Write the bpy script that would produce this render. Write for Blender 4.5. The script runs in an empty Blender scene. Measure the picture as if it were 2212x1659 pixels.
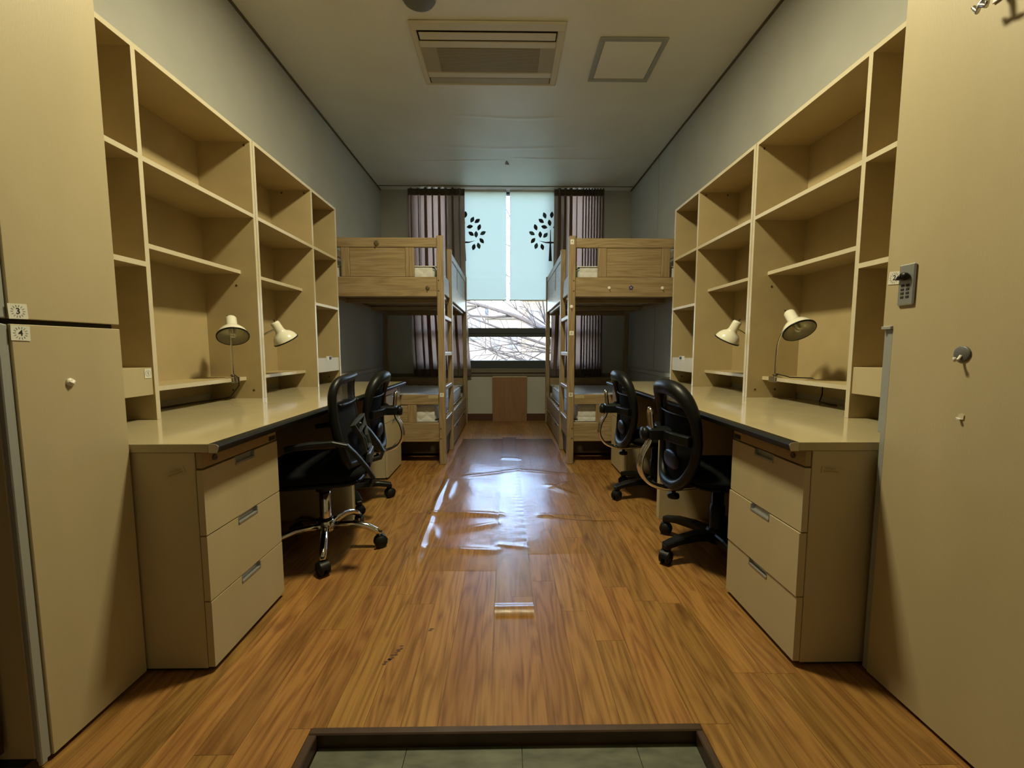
import bpy, bmesh, math, random
from mathutils import Matrix, Vector
random.seed(7)
S = bpy.context.scene
C = S.collection

# ------------------------------------------------------------------ camera
cam_d = bpy.data.cameras.new('camera'); cam = bpy.data.objects.new('camera', cam_d); C.objects.link(cam)
cam_d.sensor_width = 36.0; cam_d.sensor_fit = 'HORIZONTAL'; cam_d.lens = 900.0 / 2212.0 * 36.0
cam_d.clip_start = 0.02; cam_d.clip_end = 500
cam.location = (0, 0, 1.0)
cam.rotation_euler = (math.radians(90 - 4.92), 0, math.radians(-0.764))
S.camera = cam

# ------------------------------------------------------------------ world, sun, exposure
W = bpy.data.worlds.new('world'); S.world = W; W.use_nodes = True
wn = W.node_tree.nodes; wl = W.node_tree.links
sky = wn.new('ShaderNodeTexSky'); sky.sky_type = 'NISHITA'; sky.sun_disc = False
sky.sun_elevation = math.radians(38); sky.sun_rotation = math.radians(200); sky.air_density = 1.0; sky.dust_density = 2.0
bg = wn['Background']; wl.new(sky.outputs[0], bg.inputs[0]); bg.inputs[1].default_value = 3.7
sun_d = bpy.data.lights.new('sun', 'SUN'); sun_d.energy = 4.0; sun_d.angle = math.radians(1.0); sun_d.color = (1.0, 0.98, 0.94)
sun = bpy.data.objects.new('sun', sun_d); C.objects.link(sun); sun.location = (0, -10, 20)
sun.rotation_euler = (math.radians(52), 0, math.radians(-22))   # shines away from the window, onto the houses opposite
S.cycles.max_bounces = 7; S.cycles.diffuse_bounces = 4; S.cycles.glossy_bounces = 3; S.cycles.transmission_bounces = 3; S.cycles.transparent_max_bounces = 10
S.cycles.use_adaptive_sampling = True; S.cycles.adaptive_threshold = 0.035
S.view_settings.view_transform = 'Standard'; S.view_settings.look = 'None'
S.view_settings.exposure = 0.0; S.view_settings.gamma = 1.0; S.view_settings.use_curve_mapping = False
LAMP_STRENGTH = 415.0
LAMP_COLOR = (1.0, 0.91, 0.58)
LAMP_POS = (0.0, 1.82, 3.045)

# ------------------------------------------------------------------ materials
MATS = {}
def base_mat(name):
    m = bpy.data.materials.new(name); m.use_nodes = True; MATS[name] = m
    nt = m.node_tree; return m, nt, nt.nodes['Principled BSDF'], nt.nodes['Material Output']

def plain(name, col, rough=0.5, metal=0.0, spec=0.5, var=0.0, scale=20.0, bump=0.0, bscale=200.0, stretch=(1, 1, 1), coat=0.0):
    """a flat colour with a faint mottling and a fine relief"""
    m, nt, b, out = base_mat(name)
    b.inputs['Base Color'].default_value = (*col, 1); b.inputs['Roughness'].default_value = rough
    b.inputs['Metallic'].default_value = metal; b.inputs['Specular IOR Level'].default_value = spec
    b.inputs['Coat Weight'].default_value = coat
    tc = nt.nodes.new('ShaderNodeTexCoord'); mp = nt.nodes.new('ShaderNodeMapping'); mp.inputs['Scale'].default_value = stretch
    nt.links.new(tc.outputs['Object'], mp.inputs[0])
    if var:
        n = nt.nodes.new('ShaderNodeTexNoise'); n.inputs['Scale'].default_value = scale; n.inputs['Detail'].default_value = 4
        nt.links.new(mp.outputs[0], n.inputs['Vector'])
        r = nt.nodes.new('ShaderNodeValToRGB')
        r.color_ramp.elements[0].position = 0.3; r.color_ramp.elements[1].position = 0.7
        r.color_ramp.elements[0].color = (*[c * (1 - var) for c in col], 1)
        r.color_ramp.elements[1].color = (*[min(1, c * (1 + var)) for c in col], 1)
        nt.links.new(n.outputs['Fac'], r.inputs[0]); nt.links.new(r.outputs[0], b.inputs['Base Color'])
    if bump:
        n2 = nt.nodes.new('ShaderNodeTexNoise'); n2.inputs['Scale'].default_value = bscale; n2.inputs['Detail'].default_value = 3
        nt.links.new(mp.outputs[0], n2.inputs['Vector'])
        bp = nt.nodes.new('ShaderNodeBump'); bp.inputs['Strength'].default_value = bump; bp.inputs['Distance'].default_value = 0.002
        nt.links.new(n2.outputs['Fac'], bp.inputs['Height']); nt.links.new(bp.outputs[0], b.inputs['Normal'])
    return m

def wood(name, light, dark, axis, rough=0.45, scale=1.0, rand=False, world=False, coat=0.0, spec=0.5):
    """grain running along axis (0 x, 1 y, 2 z); rand gives every object its own cut and tone"""
    m, nt, b, out = base_mat(name)
    L = nt.links
    tc = nt.nodes.new('ShaderNodeTexCoord'); src = tc.outputs['Object']
    if world:
        g = nt.nodes.new('ShaderNodeNewGeometry'); src = g.outputs['Position']
    if rand:
        oi = nt.nodes.new('ShaderNodeObjectInfo')
        cb = nt.nodes.new('ShaderNodeCombineXYZ')
        for k, f in enumerate((31.0, 17.0, 23.0)):
            mm = nt.nodes.new('ShaderNodeMath'); mm.operation = 'MULTIPLY'; mm.inputs[1].default_value = f
            L.new(oi.outputs['Random'], mm.inputs[0]); L.new(mm.outputs[0], cb.inputs[k])
        ad = nt.nodes.new('ShaderNodeVectorMath'); ad.operation = 'ADD'
        L.new(src, ad.inputs[0]); L.new(cb.outputs[0], ad.inputs[1]); src = ad.outputs[0]
    mp = nt.nodes.new('ShaderNodeMapping'); sc = [9.0 * scale] * 3; sc[axis] = 0.9 * scale
    mp.inputs['Scale'].default_value = sc
    L.new(src, mp.inputs[0])
    n = nt.nodes.new('ShaderNodeTexNoise'); n.inputs['Scale'].default_value = 0.9; n.inputs['Detail'].default_value = 2.5
    L.new(mp.outputs[0], n.inputs['Vector'])
    mu = nt.nodes.new('ShaderNodeMath'); mu.operation = 'MULTIPLY'; mu.inputs[1].default_value = 12.0
    L.new(n.outputs['Fac'], mu.inputs[0])
    fr = nt.nodes.new('ShaderNodeMath'); fr.operation = 'PINGPONG'; fr.inputs[1].default_value = 0.5
    L.new(mu.outputs[0], fr.inputs[0])
    mp2 = nt.nodes.new('ShaderNodeMapping'); s2 = [150.0] * 3; s2[axis] = 5.0
    mp2.inputs['Scale'].default_value = s2; L.new(src, mp2.inputs[0])
    n2 = nt.nodes.new('ShaderNodeTexNoise'); n2.inputs['Scale'].default_value = 1.0; n2.inputs['Detail'].default_value = 3
    L.new(mp2.outputs[0], n2.inputs['Vector'])
    mix = nt.nodes.new('ShaderNodeMath'); mix.operation = 'MULTIPLY_ADD'; mix.inputs[1].default_value = 0.9
    L.new(fr.outputs[0], mix.inputs[0])
    h = nt.nodes.new('ShaderNodeMath'); h.operation = 'MULTIPLY'; h.inputs[1].default_value = 1.0
    L.new(n2.outputs['Fac'], h.inputs[0]); L.new(h.outputs[0], mix.inputs[2])
    r = nt.nodes.new('ShaderNodeValToRGB'); r.color_ramp.elements[0].position = 0.28; r.color_ramp.elements[1].position = 0.92
    r.color_ramp.elements[0].color = (*dark, 1); r.color_ramp.elements[1].color = (*light, 1)
    L.new(mix.outputs[0], r.inputs[0])
    col = r.outputs[0]
    if rand:                                             # scattered knots and dark figure in the grain
        mk = nt.nodes.new('ShaderNodeMapping'); ms = [16.0] * 3; ms[axis] = 6.0; mk.inputs['Scale'].default_value = ms; L.new(src, mk.inputs[0])
        nk = nt.nodes.new('ShaderNodeTexNoise'); nk.inputs['Scale'].default_value = 1.0; nk.inputs['Detail'].default_value = 2.0; L.new(mk.outputs[0], nk.inputs['Vector'])
        rk = nt.nodes.new('ShaderNodeMapRange'); rk.inputs[1].default_value = 0.62; rk.inputs[2].default_value = 0.76; rk.inputs[3].default_value = 0.0; rk.inputs[4].default_value = 0.65
        L.new(nk.outputs['Fac'], rk.inputs[0])
        mk2 = nt.nodes.new('ShaderNodeMix'); mk2.data_type = 'RGBA'; L.new(rk.outputs[0], mk2.inputs['Factor']); L.new(col, mk2.inputs[6]); mk2.inputs[7].default_value = (dark[0] * 0.7, dark[1] * 0.6, dark[2] * 0.6, 1)
        col = mk2.outputs[2]
    if rand:
        hs = nt.nodes.new('ShaderNodeHueSaturation')
        mr = nt.nodes.new('ShaderNodeMapRange'); mr.inputs[3].default_value = 0.82; mr.inputs[4].default_value = 1.10
        L.new(oi.outputs['Random'], mr.inputs[0]); L.new(mr.outputs[0], hs.inputs['Value'])
        wn2 = nt.nodes.new('ShaderNodeTexWhiteNoise'); wn2.noise_dimensions = '1D'; L.new(oi.outputs['Random'], wn2.inputs['W'])
        mr2 = nt.nodes.new('ShaderNodeMapRange'); mr2.inputs[3].default_value = 0.490; mr2.inputs[4].default_value = 0.501
        L.new(wn2.outputs['Value'], mr2.inputs[0]); L.new(mr2.outputs[0], hs.inputs['Hue'])
        L.new(col, hs.inputs['Color']); col = hs.outputs[0]
    L.new(col, b.inputs['Base Color'])
    b.inputs['Roughness'].default_value = rough; b.inputs['Coat Weight'].default_value = coat; b.inputs['Specular IOR Level'].default_value = spec
    bp = nt.nodes.new('ShaderNodeBump'); bp.inputs['Strength'].default_value = 0.12; bp.inputs['Distance'].default_value = 0.001
    L.new(n2.outputs['Fac'], bp.inputs['Height']); L.new(bp.outputs[0], b.inputs['Normal'])
    return m

def translucent(name, col, tcol, fac, bump=0.0, weave=600.0):
    """cloth that lets light through"""
    m, nt, b, out = base_mat(name); nt.nodes.remove(b)
    d = nt.nodes.new('ShaderNodeBsdfDiffuse'); d.inputs[0].default_value = (*col, 1)
    t = nt.nodes.new('ShaderNodeBsdfTranslucent'); t.inputs[0].default_value = (*tcol, 1)
    mx = nt.nodes.new('ShaderNodeMixShader'); mx.inputs[0].default_value = fac
    nt.links.new(d.outputs[0], mx.inputs[1]); nt.links.new(t.outputs[0], mx.inputs[2]); nt.links.new(mx.outputs[0], out.inputs[0])
    return m

def seethrough(name, col, rough, opaque, ior=1.45, tint=(1, 1, 1), gain=1.0, wave=0.0):
    """clear film, glass or mesh: mostly lets the view through, with a Fresnel gloss"""
    m, nt, b, out = base_mat(name); nt.nodes.remove(b); L = nt.links
    t = nt.nodes.new('ShaderNodeBsdfTransparent'); t.inputs[0].default_value = (*tint, 1)
    d = nt.nodes.new('ShaderNodeBsdfDiffuse'); d.inputs[0].default_value = (*col, 1)
    g = nt.nodes.new('ShaderNodeBsdfGlossy'); g.inputs['Roughness'].default_value = rough
    f = nt.nodes.new('ShaderNodeFresnel'); f.inputs[0].default_value = ior
    mx = nt.nodes.new('ShaderNodeMixShader'); mx.inputs[0].default_value = opaque
    L.new(t.outputs[0], mx.inputs[1]); L.new(d.outputs[0], mx.inputs[2])
    mu = nt.nodes.new('ShaderNodeMath'); mu.operation = 'MULTIPLY'; mu.inputs[1].default_value = gain; mu.use_clamp = True
    L.new(f.outputs[0], mu.inputs[0])
    m2 = nt.nodes.new('ShaderNodeMixShader'); L.new(mu.outputs[0], m2.inputs[0]); L.new(mx.outputs[0], m2.inputs[1]); L.new(g.outputs[0], m2.inputs[2])
    L.new(m2.outputs[0], out.inputs[0])
    if wave:
        tc = nt.nodes.new('ShaderNodeTexCoord'); n = nt.nodes.new('ShaderNodeTexNoise'); n.inputs['Scale'].default_value = 22; n.inputs['Detail'].default_value = 3
        L.new(tc.outputs['Object'], n.inputs['Vector'])
        bp = nt.nodes.new('ShaderNodeBump'); bp.inputs['Strength'].default_value = wave; bp.inputs['Distance'].default_value = 0.01
        L.new(n.outputs['Fac'], bp.inputs['Height']); L.new(bp.outputs[0], g.inputs['Normal']); L.new(bp.outputs[0], f.inputs['Normal'])
    return m

def emit(name, col, st):
    m, nt, b, out = base_mat(name); nt.nodes.remove(b)
    e = nt.nodes.new('ShaderNodeEmission'); e.inputs[0].default_value = (*col, 1); e.inputs[1].default_value = st
    nt.links.new(e.outputs[0], out.inputs[0]); return m

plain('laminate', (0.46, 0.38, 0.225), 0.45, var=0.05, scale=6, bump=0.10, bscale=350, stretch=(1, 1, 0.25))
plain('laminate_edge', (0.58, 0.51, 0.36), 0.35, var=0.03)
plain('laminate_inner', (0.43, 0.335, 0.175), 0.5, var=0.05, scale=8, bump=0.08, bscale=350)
plain('desktop', (0.46, 0.39, 0.23), 0.11, var=0.04, scale=9, bump=0.03, bscale=60)
plain('bullnose', (0.010, 0.011, 0.009), 0.45, spec=0.3)
plain('rail_wood', (0.33, 0.23, 0.10), 0.5, var=0.06)
plain('wallpaper', (0.47, 0.465, 0.42), 0.85, var=0.05, scale=3, bump=0.25, bscale=260)
plain('ceiling_paper', (0.72, 0.70, 0.61), 0.44, spec=1.0, var=0.05, scale=2.2, bump=0.35, bscale=120)
plain('seam_grey', (0.30, 0.295, 0.26), 0.9)
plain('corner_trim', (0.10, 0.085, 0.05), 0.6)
plain('brown_trim', (0.055, 0.030, 0.016), 0.4, var=0.25, scale=10)
plain('baseboard_red', (0.075, 0.028, 0.012), 0.5, var=0.1)
plain('dark_gap', (0.015, 0.010, 0.006), 0.8)
plain('aluminium', (0.40, 0.41, 0.40), 0.42, metal=0.7)
plain('grey_strip', (0.33, 0.34, 0.32), 0.5, metal=0.2)
plain('steel', (0.62, 0.61, 0.58), 0.28, metal=1.0)
plain('chrome', (0.80, 0.78, 0.74), 0.09, metal=1.0)
plain('screw', (0.09, 0.065, 0.03), 0.5, metal=0.3)
plain('lamp_white', (0.80, 0.77, 0.62), 0.22, coat=0.3)
plain('lamp_inner', (0.42, 0.40, 0.30), 0.35, metal=0.35)
plain('bulb_glass', (0.75, 0.75, 0.66), 0.15)
plain('black_plastic', (0.005, 0.006, 0.006), 0.40, spec=0.28)
plain('black_rubber', (0.006, 0.006, 0.006), 0.55, spec=0.3)
plain('black_fabric', (0.004, 0.0045, 0.0045), 0.95, spec=0.15, var=0.2, scale=300)
plain('arm_plastic', (0.012, 0.014, 0.014), 0.42, spec=0.32)
plain('grey_plastic', (0.030, 0.034, 0.034), 0.42, spec=0.35)
seethrough('chair_mesh', (0.008, 0.009, 0.009), 0.6, 0.84, gain=0.10)
plain('ac_white', (0.58, 0.53, 0.39), 0.45)
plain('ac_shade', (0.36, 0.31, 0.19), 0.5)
plain('ac_grille', (0.20, 0.19, 0.12), 0.6)
plain('detector', (0.14, 0.135, 0.10), 0.5)
plain('window_frame', (0.032, 0.042, 0.048), 0.4)
seethrough('glass', (1, 1, 1), 0.0, 0.0, gain=1.0)
translucent('blind_cloth', (0.40, 0.46, 0.45), (0.72, 0.80, 0.65), 0.36)
plain('print_dark', (0.020, 0.022, 0.035), 0.8)
plain('print_blue', (0.045, 0.10, 0.16), 0.8)
plain('print_teal', (0.05, 0.12, 0.13), 0.8)
translucent('curtain_cloth', (0.17, 0.13, 0.10), (0.58, 0.37, 0.27), 0.30)
plain('curtain_head', (0.10, 0.078, 0.060), 0.9)
plain('mattress_cloth', (0.58, 0.58, 0.54), 0.85, bump=0.6, bscale=40, var=0.06, scale=30)
plain('paper', (0.66, 0.65, 0.56), 0.8, var=0.05)
plain('paper_faint', (0.44, 0.37, 0.22), 0.6)
plain('ink', (0.02, 0.018, 0.02), 0.7)
plain('ink_grey', (0.28, 0.28, 0.27), 0.8)
plain('hook_grey', (0.13, 0.13, 0.12), 0.5, metal=0.2)
plain('hook_white', (0.72, 0.69, 0.58), 0.3)
plain('hook_brown', (0.10, 0.07, 0.03), 0.4)
plain('purple', (0.06, 0.045, 0.12), 0.6)
plain('yellow', (0.62, 0.36, 0.04), 0.5)
plain('cord_beige', (0.55, 0.47, 0.32), 0.5)
plain('entry_tile', (0.085, 0.090, 0.058), 0.5, var=0.38, scale=26, stretch=(0.5, 1.4, 1))
plain('board_shade', (0.07, 0.042, 0.02), 0.6, var=0.1)  # brown darkened to paint the shade under desks and bunks
plain('red_door', (0.05, 0.024, 0.012), 0.6, var=0.15)
plain('sill', (0.16, 0.135, 0.09), 0.5)
plain('track_white', (0.66, 0.64, 0.55), 0.5)
OAK_L, OAK_D = (0.315, 0.232, 0.125), (0.20, 0.132, 0.060)
for ax, nm in enumerate(('oak_x', 'oak_y', 'oak_z')): wood(nm, OAK_L, OAK_D, ax, rough=0.42, scale=1.0)
wood('board_wood', (0.27, 0.14, 0.066), (0.22, 0.11, 0.048), 2, rough=0.5, scale=0.6)
wood('plank_wood', (0.325, 0.172, 0.044), (0.150, 0.066, 0.014), 1, rough=0.34, scale=1.1, rand=True, world=True, spec=0.45)
wood('floor_base', (0.36, 0.18, 0.05), (0.24, 0.11, 0.03), 1, rough=0.4, scale=1.1, world=True)
seethrough('clear_film', (0.80, 0.80, 0.84), 0.20, 0.035, ior=1.5, gain=1.2, wave=0.08)
seethrough('clear_tape', (0.80, 0.80, 0.80), 0.20, 0.035, ior=1.5, gain=1.45, wave=0.08)
plain('bark', (0.026, 0.024, 0.024), 0.9, var=0.2, scale=8)
plain('facade_white', (0.095, 0.10, 0.098), 0.9, var=0.04, scale=0.6)
plain('facade_grey', (0.05, 0.058, 0.066), 0.9, var=0.06, scale=0.6)
plain('facade_cream', (0.11, 0.10, 0.068), 0.9, var=0.04, scale=0.6)
plain('facade_teal', (0.030, 0.075, 0.095), 0.4, var=0.15, scale=1.2)
plain('ground_pale', (0.068, 0.07, 0.067), 0.95, var=0.12, scale=0.8)

# ------------------------------------------------------------------ mesh helpers
class MB:
    def __init__(s, sx=1): s.v = []; s.f = []; s.sx = sx; s.sm = set()
    def add(s, vs, fs, smooth=False):
        o = len(s.v); s.v += [tuple(p) for p in vs]
        for f in fs:
            if smooth: s.sm.add(len(s.f))
            s.f.append(tuple(i + o for i in f))
        return s
    def box(s, x0, x1, y0, y1, z0, z1, c=0.0, M=None):
        if x0 > x1: x0, x1 = x1, x0
        if y0 > y1: y0, y1 = y1, y0
        if z0 > z1: z0, z1 = z1, z0
        lo, hi = (x0, y0, z0), (x1, y1, z1)
        if c <= 0:
            vs = [(x, y, z) for x in (x0, x1) for y in (y0, y1) for z in (z0, z1)]
            fs = [(0, 1, 3, 2), (4, 6, 7, 5), (0, 4, 5, 1), (2, 3, 7, 6), (0, 2, 6, 4), (1, 5, 7, 3)]
        else:
            c = min(c, *[(hi[k] - lo[k]) * 0.45 for k in range(3)])
            vs = []; idx = {}
            for cx in (0, 1):
                for cy in (0, 1):
                    for cz in (0, 1):
                        for a in range(3):
                            p = []
                            for k, b in enumerate((cx, cy, cz)):
                                w = hi[k] if b else lo[k]
                                if k != a: w += -c if b else c
                                p.append(w)
                            idx[(cx, cy, cz, a)] = len(vs); vs.append(tuple(p))
            fs = []
            for a in range(3):
                u, w = (a + 1) % 3, (a + 2) % 3
                for sd in (0, 1):
                    q = []
                    for (bu, bw) in ((0, 0), (1, 0), (1, 1), (0, 1)):
                        b = [0, 0, 0]; b[a] = sd; b[u] = bu; b[w] = bw; q.append(idx[(*b, a)])
                    fs.append(tuple(q if sd else q[::-1]))
                for bu in (0, 1):
                    for bw in (0, 1):
                        b0 = [0, 0, 0]; b1 = [0, 0, 0]; b1[a] = 1
                        for b in (b0, b1): b[u] = bu; b[w] = bw
                        q = [idx[(*b0, u)], idx[(*b1, u)], idx[(*b1, w)], idx[(*b0, w)]]
                        fs.append(tuple(q if bu == bw else q[::-1]))
            for k in range(8):
                b = ((k >> 2) & 1, (k >> 1) & 1, k & 1); q = [idx[(*b, a)] for a in range(3)]
                fs.append(tuple(q if sum(b) % 2 else q[::-1]))
        if M is not None: vs = [M @ Vector(p) for p in vs]
        return s.add(vs, fs)
    def tube(s, pts, r, n=8, closed=False, flat=None, up=None, smooth=True):
        """sweep a round (or flat: (w, h)) section along pts"""
        P = [Vector(p) for p in pts]; N = len(P)
        R = r if isinstance(r, (list, tuple)) else [r] * N
        T = []
        for i in range(N):
            a = P[(i - 1) % N] if (closed or i) else P[i]; b = P[(i + 1) % N] if (closed or i < N - 1) else P[i]
            T.append((b - a).normalized())
        u = Vector(up) if up else (Vector((0, 0, 1)) if abs(T[0].z) < 0.9 else Vector((1, 0, 0)))
        u = (u - T[0] * u.dot(T[0])).normalized()
        rings = []
        for i in range(N):
            u = u - T[i] * u.dot(T[i])
            u = u.normalized() if u.length > 1e-6 else T[i].orthogonal().normalized()
            w = T[i].cross(u)
            if flat:
                k = R[i]; a, b = flat[0] * k / 2, flat[1] * k / 2; c = min(a, b) * 0.35
                q = [(a, b - c), (a - c, b), (-a + c, b), (-a, b - c), (-a, -b + c), (-a + c, -b), (a - c, -b), (a, -b + c)]
                rings.append([P[i] + w * x + u * y for x, y in q])
            else:
                rings.append([P[i] + (u * math.cos(2 * math.pi * k / n) + w * math.sin(2 * math.pi * k / n)) * R[i] for k in range(n)])
        m = len(rings[0]); vs = [p for q in rings for p in q]; fs = []
        for i in range(N if closed else N - 1):
            j = (i + 1) % N
            for k in range(m): fs.append((i * m + k, i * m + (k + 1) % m, j * m + (k + 1) % m, j * m + k))
        s.add(vs, fs, smooth and not flat)
        if not closed:
            o = len(s.v) - len(vs)
            s.f.append(tuple(o + k for k in range(m))[::-1]); s.f.append(tuple(o + (N - 1) * m + k for k in range(m)))
        return s
    def lathe(s, prof, M=Matrix(), n=24, smooth=True, cap=False):
        vs = [M @ Vector((r * math.cos(2 * math.pi * k / n), r * math.sin(2 * math.pi * k / n), z)) for r, z in prof for k in range(n)]
        fs = [(i * n + k, i * n + (k + 1) % n, (i + 1) * n + (k + 1) % n, (i + 1) * n + k) for i in range(len(prof) - 1) for k in range(n)]
        s.add(vs, fs, smooth)
        if cap:
            o = len(s.v) - len(vs); s.f.append(tuple(o + k for k in range(n))[::-1]); s.f.append(tuple(o + (len(prof) - 1) * n + k for k in range(n)))
        return s
    def grid(s, fn, nu, nv, smooth=True):
        vs = [fn(i / nu, j / nv) for j in range(nv + 1) for i in range(nu + 1)]
        fs = [(j * (nu + 1) + i, j * (nu + 1) + i + 1, (j + 1) * (nu + 1) + i + 1, (j + 1) * (nu + 1) + i) for j in range(nv) for i in range(nu)]
        return s.add(vs, fs, smooth)
    def prism(s, poly, axis, a0, a1):
        """outline given in the two other axes (in x,y,z order), extruded along axis"""
        n = len(poly); vs = []
        for a in (a0, a1):
            for p in poly:
                q = list(p); q.insert(axis, a); vs.append(tuple(q))
        fs = [tuple(range(n))[::-1], tuple(range(n, 2 * n))] + [(k, (k + 1) % n, n + (k + 1) % n, n + k) for k in range(n)]
        return s.add(vs, fs)
    def cushion(s, cx, cy, cz, hx, hy, hz, e=4.0, ez=2.6, nu=32, nv=10):
        """a rounded pad (superellipsoid)"""
        sg = lambda c, p: math.copysign(abs(c) ** p, c)
        def fn(u, v):
            t = 2 * math.pi * u; ph = math.pi * (v - 0.5)
            k = abs(math.cos(ph)) ** (2 / ez)
            return (cx + hx * k * sg(math.cos(t), 2 / e), cy + hy * k * sg(math.sin(t), 2 / e), cz + hz * sg(math.sin(ph), 2 / ez))
        return s.grid(fn, nu, nv)

def build(name, mb, mat, parent=None, local=False):
    me = bpy.data.meshes.new(name)
    vs = mb.v; fs = mb.f
    if mb.sx < 0:
        vs = [(-x, y, z) for x, y, z in vs]; fs = [f[::-1] for f in fs]
    me.from_pydata([tuple(v) for v in vs], [], fs); me.update()
    if mb.sm:
        fl = [False] * len(fs)
        for i in mb.sm: fl[i] = True
        me.polygons.foreach_set('use_smooth', fl)
    me.materials.append(MATS[mat] if isinstance(mat, str) else mat)
    o = bpy.data.objects.new(name, me); C.objects.link(o)
    if parent is not None:
        o.parent = parent
        if not local:
            r = parent; off = Vector((0, 0, 0))
            while r is not None: off += r.location; r = r.parent
            if parent.type == 'EMPTY': o.matrix_parent_inverse = Matrix.Translation(-parent.location)
    return o

def tag(o, label=None, cat=None, group=None, kind=None):
    if label: o['label'] = label
    if cat: o['category'] = cat
    if group: o['group'] = group
    if kind: o['kind'] = kind
    return o

def thing(name, label, cat, loc=(0, 0, 0), group=None):
    o = bpy.data.objects.new(name, None); C.objects.link(o); o.location = loc; o.empty_display_size = 0.1
    return tag(o, label, cat, group)

def struct(name, mb, mat, label=None, parent=None):
    o = build(name, mb, mat, parent)
    if parent is None: tag(o, label, None, None, 'structure')
    return o

def copy_tree(o, parent=None):
    c = o.copy(); C.objects.link(c); c.parent = parent
    for ch in o.children: copy_tree(ch, c)
    return c

def letters(name, text, size, M, mat, parent, bold=0.0):
    cu = bpy.data.curves.new(name, 'FONT'); cu.body = text; cu.size = size; cu.align_x = 'CENTER'; cu.align_y = 'CENTER'; cu.offset = bold
    cu.extrude = 0.0002; cu.resolution_u = 3
    t = bpy.data.objects.new(name, cu); C.objects.link(t)
    bpy.context.view_layer.update()
    me = bpy.data.meshes.new_from_object(t.evaluated_get(bpy.context.evaluated_depsgraph_get()))
    bpy.data.objects.remove(t); bpy.data.curves.remove(cu)
    me.transform(M); me.name = name; me.materials.clear(); me.materials.append(MATS[mat])
    o = bpy.data.objects.new(name, me); C.objects.link(o); o.parent = parent
    if parent is not None and parent.type == 'EMPTY': o.matrix_parent_inverse = Matrix.Translation(-parent.location)
    return o

def frame_axes(origin, right, up):
    r = Vector(right).normalized(); u = Vector(up).normalized(); n = r.cross(u)
    return Matrix(((r.x, u.x, n.x, origin[0]), (r.y, u.y, n.y, origin[1]), (r.z, u.z, n.z, origin[2]), (0, 0, 0, 1)))

def axis_matrix(origin, direction):
    """z axis along direction"""
    d = Vector(direction).normalized(); return Matrix.Translation(origin) @ d.to_track_quat('Z', 'Y').to_matrix().to_4x4()

# ------------------------------------------------------------------ room shell
WX, YB, H = 1.668, 5.73, 3.09
Y0 = -1.3
struct('wall_left', MB().box(-WX - 0.12, -WX, Y0 - 0.1, YB + 0.2, -0.1, H + 0.1), 'wallpaper', 'grey beige papered wall behind the shelves')
struct('wall_right', MB().box(WX, WX + 0.12, Y0 - 0.1, YB + 0.2, -0.1, H + 0.1), 'wallpaper', 'grey beige papered wall behind the shelves')
struct('wall_front', MB().box(-WX - 0.12, WX + 0.12, Y0 - 0.15, Y0, -0.15, H + 0.1), 'wallpaper', 'entrance wall of the room')
struct('ceiling', MB().box(-WX, WX, Y0, YB, H, H + 0.12), 'ceiling_paper', 'papered ceiling')
WIN = (-1.22, 1.24, 0.70, 3.085)          # window opening x0 x1 z0 z1
b = MB()
b.box(-WX, WIN[0], YB, YB + 0.2, 0, H); b.box(WIN[1], WX, YB, YB + 0.2, 0, H)
b.box(WIN[0], WIN[1], YB, YB + 0.2, -0.1, WIN[2]); b.box(WIN[0], WIN[1], YB, YB + 0.2, WIN[3], H)
struct('wall_back', b, 'wallpaper', 'papered window wall')
struct('baseboard_back', MB().box(-WX, WX, YB - 0.012, YB, 0, 0.095, 0.003), 'baseboard_red', 'dark red brown skirting under the window')
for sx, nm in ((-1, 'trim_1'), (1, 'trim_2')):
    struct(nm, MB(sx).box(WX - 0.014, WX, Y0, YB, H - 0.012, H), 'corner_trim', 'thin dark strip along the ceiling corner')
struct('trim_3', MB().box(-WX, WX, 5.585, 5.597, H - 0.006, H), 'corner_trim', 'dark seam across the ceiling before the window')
for sx, nm in ((-1, 'trim_4'), (1, 'trim_5')):
    struct(nm, MB(sx).box(WX - 0.02, WX, 3.5, YB, 0.70, 0.745, 0.006), 'wallpaper', 'cable duct along the wall behind the bed')
struct('trim_16', MB().box(WX - 0.0015, WX, 4.70, 4.706, 0.75, H - 0.012), 'seam_grey', 'vertical seam in the wallpaper beside the bunk')
# folds and seams in the ceiling paper
def fold(x0, x1, y, h, w, wob, nm):
    def fn(u, v):
        x = x0 + (x1 - x0) * u; t = v - 0.5
        return (x, y + wob * math.sin(7 * u + y) + w * t, H - 0.0005 - h * (0.5 + 0.5 * math.cos(2 * math.pi * t)) * min(1, 6 * u, 6 * (1 - u)))
    struct(nm, MB().grid(fn, 40, 8), 'ceiling_paper', 'crease in the ceiling paper')
fold(-1.62, 0.0, 4.86, 0.006, 0.05, 0.012, 'trim_6'); fold(0.02, 1.62, 4.80, 0.006, 0.05, 0.010, 'trim_7')
fold(-0.9, 0.95, 4.55, 0.004, 0.09, 0.02, 'trim_8'); fold(-0.55, 0.7, 3.98, 0.003, 0.07, 0.02, 'trim_9')
struct('trim_10', MB().prism([(0.0, 4.86), (0.030, 4.94), (-0.012, 4.93)], 2, H - 0.012, H), 'corner_trim', 'torn corner of the ceiling paper')

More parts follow.
